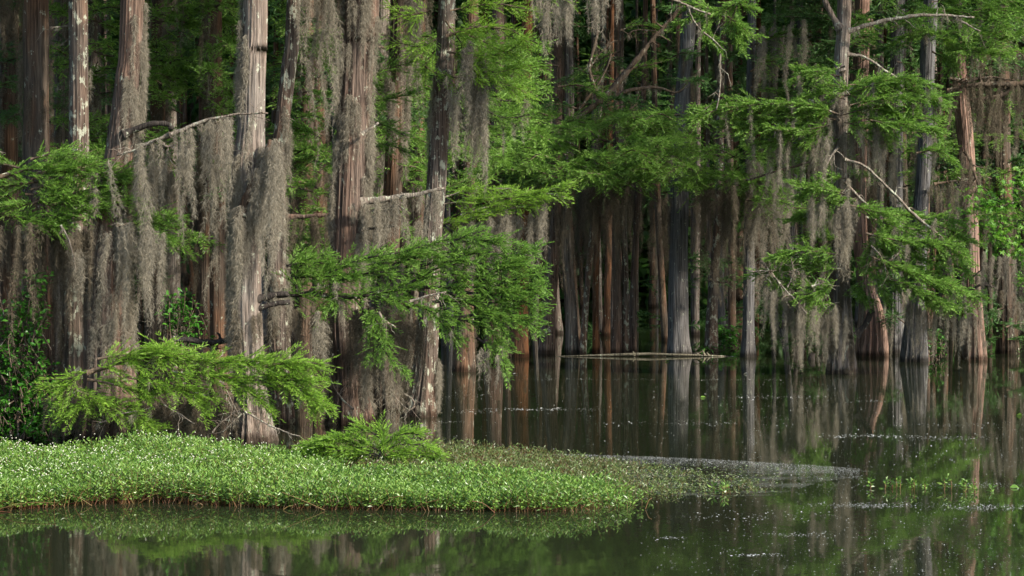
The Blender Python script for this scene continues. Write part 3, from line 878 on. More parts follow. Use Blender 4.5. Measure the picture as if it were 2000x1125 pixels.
B(10, [[(812, 200), (850, 190), (880, 200)], [(812, 300), (850, 310), (890, 300)], [(812, 340), (860, 350)], [(812, 100), (850, 95)]], leaf='leaf')
B(11, [[(905, 240), (950, 250), (990, 245)], [(905, 290), (960, 300), (1010, 305)], [(905, 330), (950, 345)], [(905, 180), (950, 190)], [(905, 120), (960, 130)], [(900, 270), (860, 265)]], leaf='leaf')
B(12, [[(962, 330), (1010, 320), (1060, 330)], [(962, 280), (1010, 270), (1060, 280)], [(962, 220), (1000, 210)], [(962, 345), (1020, 350), (1080, 350)]])
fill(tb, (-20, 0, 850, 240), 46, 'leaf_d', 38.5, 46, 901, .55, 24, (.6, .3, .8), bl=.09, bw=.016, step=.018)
fill(tb, (540, 60, 860, 360), 34, 'leaf', 38.5, 43, 902, .5, 26, None, bl=.09, bw=.015, step=.017)
fill(tb, (250, 0, 460, 180), 18, 'leaf', 37.5, 41, 903, .5, 24, None, bl=.09, bw=.015, step=.017)
fill(tb, (60, 0, 640, 420), 44, 'leaf', 36.5, 40, 907, .5, 24, (.6, .3, .9), bl=.09, bw=.014, step=.016)
fill(tb, (0, 240, 560, 560), 30, 'leaf_d', 38, 46, 904, .5, 22, (.6, .3, .8), bl=.09, bw=.016, step=.018)
fill(tb, (540, 380, 860, 560), 20, 'leaf', 38.5, 42, 905, .5, 26, None, bl=.09, bw=.015, step=.017)
fill(tb, (830, 60, 1080, 370), 44, 'leaf', 42, 49, 906, .6, 26, None, bl=.10, bw=.018, step=.018)
for t in tb:
    t.done()

# ---- far side of the bay
GF = 'cypresses along the far side of the bay'
far = [
    ([(1068, 690, 42), (1072, 620, 34), (1080, 520, 30), (1087, 370, 26), (1092, 0, 22)], 'bark_red', 'leaning brown trunk, first of the far row right of the drooping green bough'),
    ([(1117, 690, 36), (1114, 600, 29), (1106, 450, 26), (1112, 330, 24), (1110, 0, 22)], 'bark_grey', 'gently curved grey trunk, second of the far row'),
    ([(1139, 691, 18), (1147, 560, 15), (1160, 400, 14), (1172, 200, 13), (1180, 0, 12)], 'bark_lichen', 'thin white flecked stem leaning right beside the curved grey trunk'),
    ([(1164, 690, 19), (1164, 560, 15), (1170, 400, 14), (1178, 200, 13), (1185, 0, 12)], 'bark_orange', 'thin brown stem beside the white flecked one in the far row'),
    ([(1205, 691, 30), (1206, 600, 22), (1203, 450, 18), (1205, 300, 17), (1205, 0, 15)], 'bark_red', 'straight dark stem, left one of the tall close pair in the far row'),
    ([(1223, 691, 18), (1222, 560, 16), (1216, 400, 16), (1212, 200, 15), (1212, 0, 13)], 'bark_lichen', 'straight lichen pale stem, right one of the tall close pair'),
    ([(1233, 689, 24), (1238, 560, 18), (1246, 400, 15), (1255, 250, 13), (1260, 0, 12)], 'bark_red', 'brown stem leaning right behind the tall close pair'),
    ([(1328, 694, 54), (1326, 640, 44), (1325, 500, 40), (1328, 300, 37), (1337, 150, 32), (1346, 0, 28)], 'bark_cool', 'thickest grey trunk of the far row, standing behind the fallen log'),
    ([(1389, 688, 34), (1392, 600, 26), (1398, 500, 22), (1404, 380, 20), (1408, 200, 18), (1412, 0, 16)], 'bark_lichen', 'pale topped trunk with rusty foot right of the thickest grey trunk'),
    ([(1461, 697, 38), (1461, 640, 30), (1463, 450, 25), (1466, 200, 22), (1468, 0, 20)], 'bark_cool', 'dark grey trunk at the right end of the fallen log'),
]
tf = []
for k, (pts, bk, lab) in enumerate(far):
    Y = dist(pts[0][1])
    pts = [(p[0], p[1], p[2] * (.92 if k == 7 else .8)) for p in pts]
    t = Tree(CT, lab, CAT, pts, Y, M[bk], 300 + k, GF, seg=32, rings=70, flutes=.045)
    t.coat(0, 420, 18, (-2, 2), .05, .5, 1.3, 'moss_b', .7)
    tf.append(t)
D = lambda i, axes, **kw: tf[i].branch(axes, kw.pop('leaf', 'leaf'), kw.pop('sl', .7), kw.pop('per', 30), kw.pop('moss', None), .025, kw.pop('Y', 52.5), bl=.105, bw=.014, step=.016, up=.12, droop=.06, **kw)
D(0, [[(1087, 350), (1030, 345), (960, 355)], [(1087, 300), (1020, 285), (950, 290)], [(1087, 260), (1030, 250), (970, 260)], [(1087, 330), (1140, 325), (1190, 335)], [(1087, 240), (1120, 235), (1160, 245)],
     [(1090, 130), (1040, 120), (1010, 130)], [(1090, 170), (1130, 165), (1170, 180)], [(1087, 320), (1030, 315), (980, 325)]], Y=51)
D(4, [[(1205, 280), (1150, 270), (1090, 280)], [(1205, 250), (1260, 235), (1320, 240)], [(1205, 300), (1250, 290), (1310, 295)], [(1205, 330), (1160, 335), (1110, 350)], [(1205, 345), (1250, 345), (1290, 350)],
     [(1205, 230), (1150, 240), (1100, 245)], [(1205, 310), (1160, 305), (1120, 315)], [(1210, 265), (1260, 265), (1310, 270)]], moss=(1.2, .3, .9))
D(7, [[(1330, 270), (1280, 250), (1230, 255)], [(1330, 225), (1280, 222), (1220, 230)], [(1330, 290), (1380, 300), (1430, 300)], [(1332, 220), (1370, 215), (1410, 225)], [(1330, 330), (1390, 335), (1440, 345)],
     [(1330, 340), (1290, 335), (1250, 345)]], moss=(1, .3, .8))
D(8, [[(1404, 350), (1440, 360), (1490, 370)], [(1404, 380), (1370, 350), (1350, 340)], [(1404, 350), (1450, 340), (1500, 345)], [(1404, 390), (1440, 395), (1480, 390)]])
D(9, [[(1463, 350), (1500, 380), (1550, 390)], [(1463, 330), (1510, 325), (1560, 335)], [(1463, 400), (1440, 410)], [(1465, 140), (1500, 120), (1560, 130)], [(1465, 90), (1510, 70), (1560, 60)], [(1465, 170), (1520, 175), (1570, 180)]], moss=(2, .5, 1.4))
D(5, [[(1212, 100), (1180, 110), (1150, 130)], [(1212, 60), (1250, 50), (1290, 60)], [(1212, 140), (1250, 130), (1290, 120)], [(1212, 160), (1170, 150)]], per=22)
tf[0].curtain([(1030, 420), (1080, 380), (1110, 375)], 60, 200, 10, 52, .06, .6, 'moss_b')
tf[4].curtain([(1130, 360), (1200, 350), (1280, 355)], 60, 200, 10, 53, .06, .8, 'moss_b')
tf[8].curtain([(1360, 330), (1420, 360), (1500, 370)], 80, 240, 12, 52, .07, .8, 'moss_b')
tf[9].curtain([(1450, 300), (1520, 350), (1560, 340)], 120, 300, 14, 51.5, .08, .8)
tf[9].curtain([(1480, 60), (1540, 50), (1580, 60)], 60, 200, 12, 53, .08, .8)
tf[8].dead([([(1397, 549), (1410, 551), (1423, 549)], 4, 4)], 'dead_d', 53, 0)
for k_ in range(10):
    tf[k_].curtain([(tf[k_].px - 40, 350 + 12 * (k_ % 4)), (tf[k_].px + 40, 360)], 60, 260, 9, 54 + (k_ % 3), .06, .6, 'moss_b', .8)
# the tangled dead crown
tf[4].dead([([(1120, 235), (1150, 215), (1175, 198), (1210, 160), (1250, 110), (1290, 60), (1320, 20)], 12, 8), ([(1175, 197), (1165, 180), (1153, 150), (1151, 120), (1158, 90), (1165, 60)], 9, 5),
             ([(1175, 197), (1200, 188), (1240, 177), (1275, 173), (1300, 178), (1325, 184), (1345, 165)], 8, 3), ([(1120, 232), (1150, 190), (1180, 150), (1195, 105)], 6, 3),
             ([(1152, 130), (1170, 105), (1200, 80)], 4, 2), ([(1290, 60), (1240, 60), (1230, 80)], 3, 2), ([(1250, 183), (1240, 205), (1225, 218)], 4, 2)], 'wood', 51.5, 7)
TD = dict(bl=.105, bw=.0135, step=.016, up=.11, droop=.06)
fill(tf, (930, 220, 1360, 365), 60, 'leaf', 48.5, 53, 911, .75, 26, None, (90, 200), **TD)
fill(tf, (1330, 260, 1560, 420), 22, 'leaf', 50, 54, 912, .7, 22, (1, .3, 1), (70, 150), **TD)
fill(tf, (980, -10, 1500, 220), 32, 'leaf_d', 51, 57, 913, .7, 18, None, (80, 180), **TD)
fill(tf, (1220, 500, 1500, 680), 7, 'leaf_d', 55, 58, 914, .6, 18, None, (40, 90), **TD)
for t in tf:
    t.done()

# ---- right stand
GR = 'cypresses of the right hand stand'
r1 = Tree(CT, 'pale forked trunk above, dark moss cloaked foot below, foremost of the right group', CAT,
          [(1642, 728, 56), (1645, 640, 40), (1643, 500, 30), (1641, 350, 25), (1641, 200, 27), (1645, 100, 28), (1650, 0, 26)], 47.4, M['bark_grey'], 401, GR)
r1.coat(180, 480, 36, (-2, 2), .055, .5, 1.2)
r1.coat(480, 720, 60, (-2.4, .8), .06, .5, 1.2, 'moss_b')
r1.dead([([(1641, 55), (1625, 30), (1612, 5), (1600, -30)], 16, 10)], 'bark_grey', 47.3, 0)
r1.dead([([(1658, 60), (1700, 47), (1760, 34), (1830, 30), (1905, 33)], 9, 4), ([(1860, 32), (1885, 45), (1915, 60)], 4, 2)], 'dead', 47.0, 5)
r1.dead([([(1655, 106), (1690, 112), (1725, 135), (1755, 152)], 7, 4)], 'dead', 47.0, 1)
r1.dead([([(1645, 140), (1647, 160), (1648, 173)], 10, 5)], 'dead', 46.8, 0)
r1.dead([([(1515, 206), (1560, 199), (1610, 197)], 8, 9)], 'dead', 46.4, 0)
r1.dead([([(1650, 311), (1685, 325), (1730, 365), (1780, 415), (1810, 440)], 5, 6), ([(1800, 432), (1840, 462), (1870, 490)], 5, 2), ([(1640, 285), (1625, 305), (1612, 328)], 6, 4),
         ([(1650, 355), (1670, 378), (1695, 402)], 4, 5)], 'dead', 46.2, 3)
r1.dead([([(1590, 315), (1540, 326), (1450, 346)], 5, 3), ([(1600, 480), (1630, 462), (1650, 445)], 6, 6)], 'wood', 47.0, 3)
r1.dead([([(1671, 655), (1688, 635), (1703, 608)], 12, 11)], 'dead_d', 47.0, 0)
R = lambda t, axes, **kw: t.branch(axes, kw.pop('leaf', 'leaf'), kw.pop('sl', .5), kw.pop('per', 44), kw.pop('moss', (2.2, .4, 1.2)), .022, kw.pop('Y', 46.4), bl=.095, bw=.017, **kw)
R(r1, [[(1640, 235), (1560, 222), (1450, 208), (1355, 215)], [(1630, 215), (1580, 230), (1540, 265), (1480, 280)], [(1600, 225), (1520, 235), (1430, 230)], [(1500, 205), (1440, 195), (1400, 205)],
       [(1520, 240), (1450, 250), (1400, 245)]])
R(r1, [[(1640, 190), (1700, 175), (1780, 175), (1850, 205)], [(1640, 225), (1710, 210), (1790, 215)], [(1650, 195), (1600, 185), (1560, 190)], [(1700, 210), (1760, 230), (1830, 235)],
       [(1660, 165), (1730, 160), (1790, 165)], [(1690, 230), (1730, 250), (1745, 265)], [(1620, 240), (1600, 255), (1570, 280)], [(1650, 240), (1690, 250)]])
R(r1, [[(1520, -40), (1440, 5), (1380, 25), (1325, 45)], [(1440, 5), (1430, 50), (1450, 90)], [(1400, 20), (1380, 60), (1410, 100)], [(1420, 30), (1460, 60), (1480, 70)], [(1390, 20), (1370, 10), (1340, 10)], [(1430, 5), (1470, 20)]], sl=.45, moss=None, Y=45)
r1.dead([([(1290, -12), (1340, 12), (1385, 30)], 5, 4), ([(1342, 14), (1360, 45), (1395, 75), (1410, 90)], 4, 2), ([(1405, 105), (1404, 150), (1400, 190), (1395, 215)], 4, 3)], 'dead', 44.8, 3)
R(r1, [[(1655, 375), (1600, 370), (1565, 385)], [(1680, 385), (1620, 395), (1590, 400)], [(1650, 350), (1610, 345)]], moss=(4, .5, 1.3))
R(r1, [[(1650, 525), (1580, 522), (1500, 530), (1462, 535)], [(1640, 560), (1570, 555), (1510, 550)], [(1650, 500), (1590, 505), (1540, 515)], [(1640, 590), (1590, 600), (1540, 590)], [(1610, 550), (1590, 590), (1580, 620)]],
  moss=(3.0, .5, 1.1), bark='dead')
r1.dead([([(1485, 510), (1515, 540), (1535, 563), (1550, 580), (1575, 612)], 4, 3), ([(1538, 560), (1550, 530), (1545, 505)], 3, 2), ([(1470, 530), (1510, 527)], 3, 2), ([(1585, 560), (1600, 555), (1610, 545)], 3, 2),
         ([(1700, 480), (1720, 500), (1735, 530)], 3, 2), ([(1725, 520), (1750, 500), (1760, 480)], 3, 2)], 'dead', 46.0, 8)
r1.curtain([(1480, 545), (1530, 570), (1590, 600)], 50, 170, 18, 46.2, .07, .2)
r1.curtain([(1585, 390), (1600, 395)], 60, 110, 50, 46.0, .06, .1)
r1.curtain([(1640, 400), (1655, 405)], 100, 150, 60, 46.0, .07, .1)
r1.curtain([(1585, 600), (1620, 600), (1650, 620)], 50, 110, 26, 46.6, .06, .2)
R(r1, [[(1690, 425), (1750, 442), (1820, 455), (1875, 492)], [(1700, 470), (1760, 520), (1830, 565), (1905, 590)], [(1690, 480), (1780, 505), (1860, 530)], [(1700, 440), (1740, 470), (1800, 480)], [(1750, 520), (1800, 530), (1870, 560)],
       [(1690, 510), (1720, 560), (1740, 590)], [(1720, 450), (1700, 490), (1690, 530)], [(1800, 430), (1840, 425), (1880, 440)], [(1780, 560), (1830, 590), (1890, 600)]], moss=(2.6, .3, .9), bark='dead')
R(r1, [[(1790, 300), (1830, 295), (1865, 318)], [(1780, 260), (1810, 255), (1835, 265)]], moss=(3, .4, .9))
R(r1, [[(1560, 560), (1530, 590), (1510, 620)], [(1600, 520), (1560, 500), (1520, 500)], [(1640, 470), (1600, 460), (1565, 470)], [(1640, 420), (1580, 420), (1540, 430)],
       [(1640, 600), (1620, 620), (1600, 640)]], moss=(2.5, .4, 1.2), Y=46.8)
R(r1, [[(1690, 490), (1720, 500), (1760, 510)], [(1700, 540), (1770, 560), (1840, 600)], [(1690, 540), (1680, 570), (1700, 590)], [(1760, 450), (1830, 440), (1900, 470)], [(1820, 500), (1870, 510), (1900, 540)],
       [(1840, 580), (1880, 570), (1920, 580)], [(1720, 430), (1770, 420), (1820, 430)]], moss=(2, .3, .9), Y=46.9)
R(r1, [[(1640, 150), (1600, 145), (1550, 155)], [(1640, 270), (1590, 275), (1550, 290)], [(1650, 260), (1700, 260), (1740, 275)], [(1500, 215), (1460, 225), (1420, 240)], [(1650, 180), (1690, 160), (1720, 150)],
       [(1760, 190), (1810, 190), (1850, 190)]], moss=(2.5, .4, 1.2), Y=46.7)
R(r1, [[(1640, 225), (1580, 205), (1500, 200), (1420, 205)], [(1620, 245), (1560, 255), (1500, 250)], [(1660, 205), (1720, 190), (1800, 195)], [(1650, 130), (1600, 140), (1560, 135)],
       [(1690, 170), (1760, 150), (1830, 165)], [(1700, 235), (1770, 245), (1840, 255)], [(1400, 215), (1370, 225), (1345, 240)], [(1660, 185), (1640, 170), (1610, 165)]], moss=(1, .3, .8), Y=46.1)
R(r1, [[(1650, 380), (1590, 365), (1550, 360)], [(1660, 400), (1700, 410), (1760, 420)], [(1640, 500), (1570, 490), (1510, 505)], [(1690, 455), (1760, 470), (1850, 480)], [(1700, 500), (1780, 530), (1880, 570)],
       [(1640, 540), (1600, 570), (1560, 575)], [(1740, 545), (1800, 575), (1850, 600)], [(1790, 470), (1850, 480), (1890, 510)]], moss=(1, .3, .8), Y=46.0)
r1.curtain([(1500, 260), (1560, 270), (1620, 265)], 40, 170, 16, 46.8, .055, .3)
r1.curtain([(1660, 250), (1720, 250), (1760, 260)], 40, 160, 14, 46.8, .055, .3)
r1.curtain([(1760, 590), (1830, 610), (1890, 610)], 30, 110, 16, 46.8, .05, .3)
r2 = Tree(CT, 'red barked trunk with a wide bare flared foot at the waterline', CAT,
          [(1702, 693, 58), (1703, 650, 50), (1700, 600, 40), (1690, 550, 30), (1677, 440, 28), (1678, 300, 28), (1682, 150, 30), (1684, 0, 27)], 53.4, M['bark_pink'], 402, GR, flutes=.08)
r2.coat(190, 420, 22, (-2, 2), .05, .4, 1.1)
r3 = Tree(CT, 'dark grey trunk in shade between the red flared trunk and the fluted grey one', CAT,
          [(1747, 690, 42), (1748, 620, 32), (1749, 450, 26), (1752, 150, 25), (1755, 0, 25)], 54.5, M['bark_cool'], 403, GR)
r3.coat(150, 640, 36, (-2, 2), .06, .5, 1.3)
r4 = Tree(CT, 'fluted cool grey trunk right of the red flared trunk', CAT,
          [(1784, 706, 48), (1788, 640, 40), (1792, 560, 33), (1798, 420, 29), (1805, 310, 28), (1812, 100, 28), (1818, 0, 27)], 51.3, M['bark_cool'], 404, GR, flutes=.06)
r4.coat(160, 320, 22, (-2, 2), .05, .4, 1.1)
r4.coat(420, 580, 14, (-2, 2), .05, .3, .8)
r5 = Tree(CT, 'reddish snapped trunk with bare forking limbs near the right edge', CAT,
          [(1903, 694, 44), (1902, 640, 36), (1899, 560, 32), (1897, 450, 28), (1890, 330, 28), (1880, 220, 30), (1873, 130, 27), (1871, 82, 22)], 52.0, M['bark_pink'], 405, GR, broken=True, flutes=.06)
r5.coat(340, 690, 40, (-2, 1.2), .055, .4, 1.2)
r5.dead([([(1850, 178), (1890, 168), (1940, 165), (2010, 168)], 8, 12), ([(1852, 152), (1875, 158), (1890, 160)], 6, 6), ([(1890, 160), (1930, 152), (1980, 158)], 6, 3),
         ([(1890, 195), (1930, 190), (1960, 185), (1985, 165), (2015, 160)], 5, 12), ([(1885, 295), (1900, 330), (1918, 375)], 5, 7), ([(1825, 360), (1850, 355), (1870, 352)], 4, 4)], 'wood', 51.0, 6, (30, 170, 9), 'moss_b')
r5.dead([([(1860, 380), (1885, 350), (1900, 365)], 3, 2), ([(1870, 345), (1890, 360), (1905, 380)], 3, 2), ([(1865, 355), (1885, 375)], 3, 2)], 'dead', 51.2, 6)
r5.curtain([(1820, 360), (1870, 360)], 60, 130, 14, 51.4, .06, .2)
r5.dead([([(1893, 545), (1915, 530), (1930, 515)], 3, 2), ([(1885, 572), (1915, 560), (1945, 566)], 5, 4)], 'dead_d', 51.2, 2)
r5.curtain([(1905, 100), (1960, 90), (2020, 100)], 60, 200, 12, 53, .06, .5, 'moss_b')
R(r4, [[(1740, 55), (1840, 25), (1960, 45)], [(1850, 35), (1940, 75), (1995, 60)], [(1820, 5), (1900, -5), (1990, 5)], [(1820, 60), (1780, 70), (1740, 90)], [(1820, 100), (1860, 120), (1850, 140)], [(1830, 70), (1890, 100), (1960, 110)], [(1900, 20), (1960, 20), (2020, 30)]], Y=49.5)
R(r3, [[(1752, 40), (1710, 30), (1680, 40)], [(1752, 90), (1720, 100)], [(1752, 120), (1790, 130)], [(1752, 20), (1790, 10)]], leaf='leaf_d', Y=52)
R(r2, [[(1680, 140), (1640, 130), (1590, 150), (1540, 160)], [(1680, 90), (1630, 85), (1590, 100)], [(1680, 40), (1630, 40), (1580, 30)], [(1680, 170), (1620, 165), (1560, 180)], [(1680, 130), (1600, 120), (1530, 120)]], leaf='leaf_d', Y=52)
R(r4, [[(1800, 400), (1760, 410), (1730, 430)], [(1800, 360), (1840, 370)], [(1795, 590), (1830, 600)], [(1795, 540), (1750, 560)]], leaf='leaf_d', Y=52)
r6 = Tree(CT, 'moss draped stem at the extreme right edge behind star shaped leaves', CAT,
          [(1968, 700, 44), (1965, 560, 34), (1960, 300, 30), (1955, 0, 28)], 54.5, M['bark_brown'], 406, GR)
r6.coat(0, 690, 50, (-2, 2), .06, .5, 1.3, 'moss_b')
r6.curtain([(1930, 500), (1970, 490), (2030, 490)], 50, 170, 16, 50.5, .07, .5)
R(r6, [[(1960, 250), (2000, 240), (2040, 250)], [(1960, 320), (2000, 310), (2040, 320)], [(1960, 200), (1930, 210)], [(1960, 340), (1920, 335)], [(1965, 640), (2000, 630), (2040, 640)], [(1965, 600), (1940, 610), (1925, 640)]], leaf='leaf_d', Y=52.5, moss=(2, .3, 1))
rs = [r2, r3, r4, r5, r6]
fill(rs, (1480, -10, 2010, 200), 44, 'leaf_d', 51, 57, 921, .65, 22, (.8, .4, 1.2), (70, 160), **TD)
fill(rs, (1480, 200, 2010, 480), 60, 'leaf', 51, 57, 922, .65, 20, (1, .4, 1.2), (70, 160), **TD)
fill(rs, (1480, 480, 2010, 680), 26, 'leaf_d', 53, 57, 923, .6, 20, (1, .4, 1.0), (50, 130), **TD)
fill(rs, (1700, -10, 2010, 110), 20, 'leaf', 48.5, 50.5, 924, .55, 26, None, (80, 160), bl=.10, bw=.018, step=.018)
for t in (r1, r2, r3, r4, r5, r6):
    t.done()

# ---- slender stems filling the flooded wood behind (nothing tells them apart)
pool = []
rg = np.random.default_rng(77)
protos = {}
n_wood = 0
for k in range(150):
    Y = rg.uniform(58, 86)
    px = rg.uniform(-120, 2140)
    if px < 900 and Y < 60:
        continue
    by = HOR + F_PX * CAM_H / Y
    w = rg.uniform(6, 12) * (1.25 if Y < 70 else 1)
    ln = rg.normal(0, 22)
    bk = rg.choice(['bark_brown', 'bark_orange', 'bark_grey', 'bark_cool', 'bark_brown', 'bark_red'])
    t = Tree(CT, 'slender cypress stem deep in the shaded flooded wood', CAT, [(px, by, w * 1.5), (px + ln * .2, by - 60, w * 1.1), (px + ln * .6, 380, w), (px + ln, 0, w * .8)], Y, M[bk], 600 + k,
             'slender stems deep in the flooded wood', seg=14, rings=40, top=15.0, crown=False)
    m = 7
    t.coat(0, 560, m, (-2, 2), .05, .6, 1.8, 'moss_b', .6)
    yy = rg.uniform(100, 420)
    t.curtain([(px - 40, yy), (px + 40, yy + rg.normal(0, 15))], 60, 260, 4, Y - .5, .08, .8, 'moss_b', .6)
    ax = []
    for q in range(3):
        y0 = rg.uniform(-20, 400) if px < 1000 or px > 1450 or rg.random() < .85 else rg.uniform(480, 660)
        dx = rg.choice((-1, 1)) * rg.uniform(50, 110)
        ax.append([(px + ln * (1 - y0 / 690), y0), (px + dx * .5, y0 - 6), (px + dx, y0 + rg.uniform(-5, 14))])
    t.branch(ax, 'leaf_d', .9, 9, None, .02, Y, merge=True, bl=.20, bw=.045, step=.045)
    t.crown(26)
    t.done()
    n_wood += 1

# ---- unseen trees added past both sides of the frame to block sun and sky
rg = np.random.default_rng(55)
for k in range(15):
    x, Y = rg.uniform(13.5, 25), rg.uniform(56, 78)
    px = CX + x / Y * F_PX
    t = Tree(CT, 'unseen cypress added beyond the right edge to block the sun', CAT, [(px, HOR + F_PX * CAM_H / Y, 40), (px, 300, 26), (px, 0, 22)], Y, M['bark_brown'], 900 + k, 'added cypresses beyond the right edge', seg=12, rings=20, top=15.0, crown=False)
    t.crown(44, 4.0)
for k in range(12):
    x, Y = rg.uniform(-19, -10.2), rg.uniform(27, 46)
    px = CX + x / Y * F_PX
    t = Tree(CT, 'unseen cypress added beyond the left edge to block the sky', CAT, [(px, HOR + F_PX * CAM_H / Y, 70), (px, 300, 46), (px, 0, 40)], Y, M['bark_brown'], 930 + k, 'added cypresses beyond the left edge', seg=12, rings=20, top=14.0, crown=False)
    t.crown(44, 1.2)

# ---- the wood beyond reads as one mass
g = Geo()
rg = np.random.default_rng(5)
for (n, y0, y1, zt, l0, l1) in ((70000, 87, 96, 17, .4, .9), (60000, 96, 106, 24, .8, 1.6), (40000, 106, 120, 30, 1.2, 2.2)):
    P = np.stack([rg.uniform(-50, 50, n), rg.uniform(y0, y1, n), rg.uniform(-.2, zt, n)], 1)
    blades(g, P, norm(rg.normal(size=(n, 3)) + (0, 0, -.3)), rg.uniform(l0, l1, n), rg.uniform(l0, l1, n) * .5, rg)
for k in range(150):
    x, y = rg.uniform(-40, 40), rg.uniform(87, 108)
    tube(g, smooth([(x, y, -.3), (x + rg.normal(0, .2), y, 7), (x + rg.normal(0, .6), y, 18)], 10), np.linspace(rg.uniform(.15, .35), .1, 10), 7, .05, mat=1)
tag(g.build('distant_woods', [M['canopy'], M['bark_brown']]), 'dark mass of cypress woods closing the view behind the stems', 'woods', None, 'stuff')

# ------------------------------------------------------------------ shrubs and the star leaved tree
def leafy(g, P, D, L, W, r_):
    """broad pointed leaves folded along the midrib"""
    n = len(P)
    S = norm(np.cross(D, norm(r_.normal(size=(n, 3)) * .5 + (0, 0, 1.0))))
    Nn = np.cross(S, D)
    L, W = L[:, None], W[:, None]
    a, t = P, P + D * L - np.array((0, 0, 1)) * L * .15
    m1, m2 = P + D * L * .35, P + D * L * .7
    V = np.stack([a, m1 + S * W * .5 + Nn * W * .12, m2 + S * W * .36 + Nn * W * .1, t, m1 - S * W * .5 + Nn * W * .12, m2 - S * W * .36 + Nn * W * .1, m1, m2], 1)
    b = np.arange(n)[:, None] * 8
    Fq = np.concatenate([b + np.array([[0, 1, 2, 7]]), b + np.array([[0, 7, 5, 4]]), b + np.array([[7, 2, 3, 5]])], 0)
    g.add(V, Fq)


def shrub(name, label, cat, boxes, Y, dY, dens, L, W, mat, seed, stems=6, group=None):
    r = np.random.default_rng(seed)
    cx = np.mean([(b[0] + b[2]) / 2 for b in boxes])
    base = at(cx, HOR + F_PX * CAM_H / Y, Y)
    base[2] = 0
    root = tag(empty(name, base), label, cat, group)
    gw, gl = Geo(), Geo()
    for (x0, y0, x1, y1, n) in boxes:
        for k in range(n):
            e = at(r.uniform(x0, x1), r.uniform(y0, y1), Y + r.uniform(-dY, dY))
            s = np.array((base[0] + r.normal(0, .15) + (e[0] - base[0]) * .4, Y + r.normal(0, .2), max(0.05, e[2] - r.uniform(.3, .9))))
            A = smooth([s, (s + e) / 2 + r.normal(0, .06, 3) + (0, 0, .08), e], 7)
            tube(gw, A, np.linspace(.010, .004, 7), 5)
            m = int(dens)
            u = r.uniform(.2, 1, m) * 6
            q = np.stack([np.interp(u, np.arange(7), A[:, j]) for j in range(3)], 1) + r.normal(0, .025, (m, 3))
            d = norm(r.normal(0, 1, (m, 3)) * np.array((1, 1, .45)) + (0, 0, .05))
            leafy(gl, q, d, L * r.uniform(.6, 1.2, m), W * r.uniform(.7, 1.2, m), r)
    for k in range(stems):
        e = at(r.uniform(min(b[0] for b in boxes), max(b[2] for b in boxes)), min(b[1] for b in boxes) + 30, Y)
        tube(gw, smooth([base + r.normal(0, .1, 3) * (1, 1, 0) - (0, 0, .2), (base + e) / 2 + r.normal(0, .1, 3), e], 10), np.linspace(.022, .008, 10), 6, .1)
    gw.build('stem', M['wood'], root, smooth_shade=True)
    gl.build('leaves', M[mat], root)
    return root


shrub('leafy_shrub', 'broad leaved dark green shrub at the left edge above the flowering mat', 'shrub',
      [(-60, 580, 70, 865, 150), (10, 690, 120, 865, 80), (20, 530, 110, 640, 30)], 33.0, .4, 18, .085, .05, 'shrub', 21)
shrub('leafy_shrub', 'small bright broad leaved shrub in the gap between the mossy trunks', 'shrub',
      [(330, 565, 395, 640, 22), (330, 560, 350, 590, 6)], 34.2, .25, 15, .10, .045, 'shrub', 22, 3)
shrub('leafy_shrub', 'low broad leaved sprout at the waterline right of the fluted grey trunk', 'shrub',
      [(1812, 655, 838 + 1000, 690, 10), (1815, 640, 1850, 660, 5)], 52.0, .3, 10, .10, .05, 'shrub', 23, 3)
shrub('leafy_shrub', 'tiny sprout growing beside the fallen log', 'shrub', [(1360, 678, 1400, 692, 9)], 53.6, .15, 8, .09, .045, 'shrub', 24, 2)
shrub('leafy_shrub', 'dim green bush at the waterline behind the pale topped far trunk', 'shrub', [(1400, 640, 1440, 685, 26)], 57.0, .4, 14, .12, .06, 'shrub', 25, 3)

r = np.random.default_rng(31)
base = at(2075, HOR + F_PX * CAM_H / 47.0, 47.0)
base[2] = 0
root = tag(empty('sweetgum_tree', base), 'star leaved tree reaching in from the right edge', 'sweetgum tree')
g = Geo()
Q = smooth([base - (0, 0, .3), base + (.1, 0, 3), base + (-.1, .1, 7), base + (0, .2, 10.5)], 30)
tube(g, Q, np.linspace(.2, .06, 30), 16, .06)
g.build('trunk', M['bark_grey'], root, smooth_shade=True)
gw, gl = Geo(), Geo()
axs = [[(2070, 470), (2010, 420), (1940, 385), (1885, 372)], [(2070, 480), (2000, 450), (1930, 430), (1895, 440)], [(2070, 520), (2010, 500), (1970, 490)], [(2070, 540), (2030, 530), (1985, 545)],
       [(2070, 420), (2010, 380), (1950, 360)], [(2070, 450), (2000, 430), (1950, 440)], [(2070, 380), (2030, 360), (1990, 350)], [(2080, 330), (2120, 300), (2180, 290)], [(2080, 430), (2150, 400), (2200, 390)],
       [(1960, 390), (1920, 400), (1880, 410)], [(1960, 430), (1940, 460), (1960, 480)], [(2010, 390), (1960, 400), (1915, 410)], [(2020, 460), (1990, 480), (1960, 460)]]
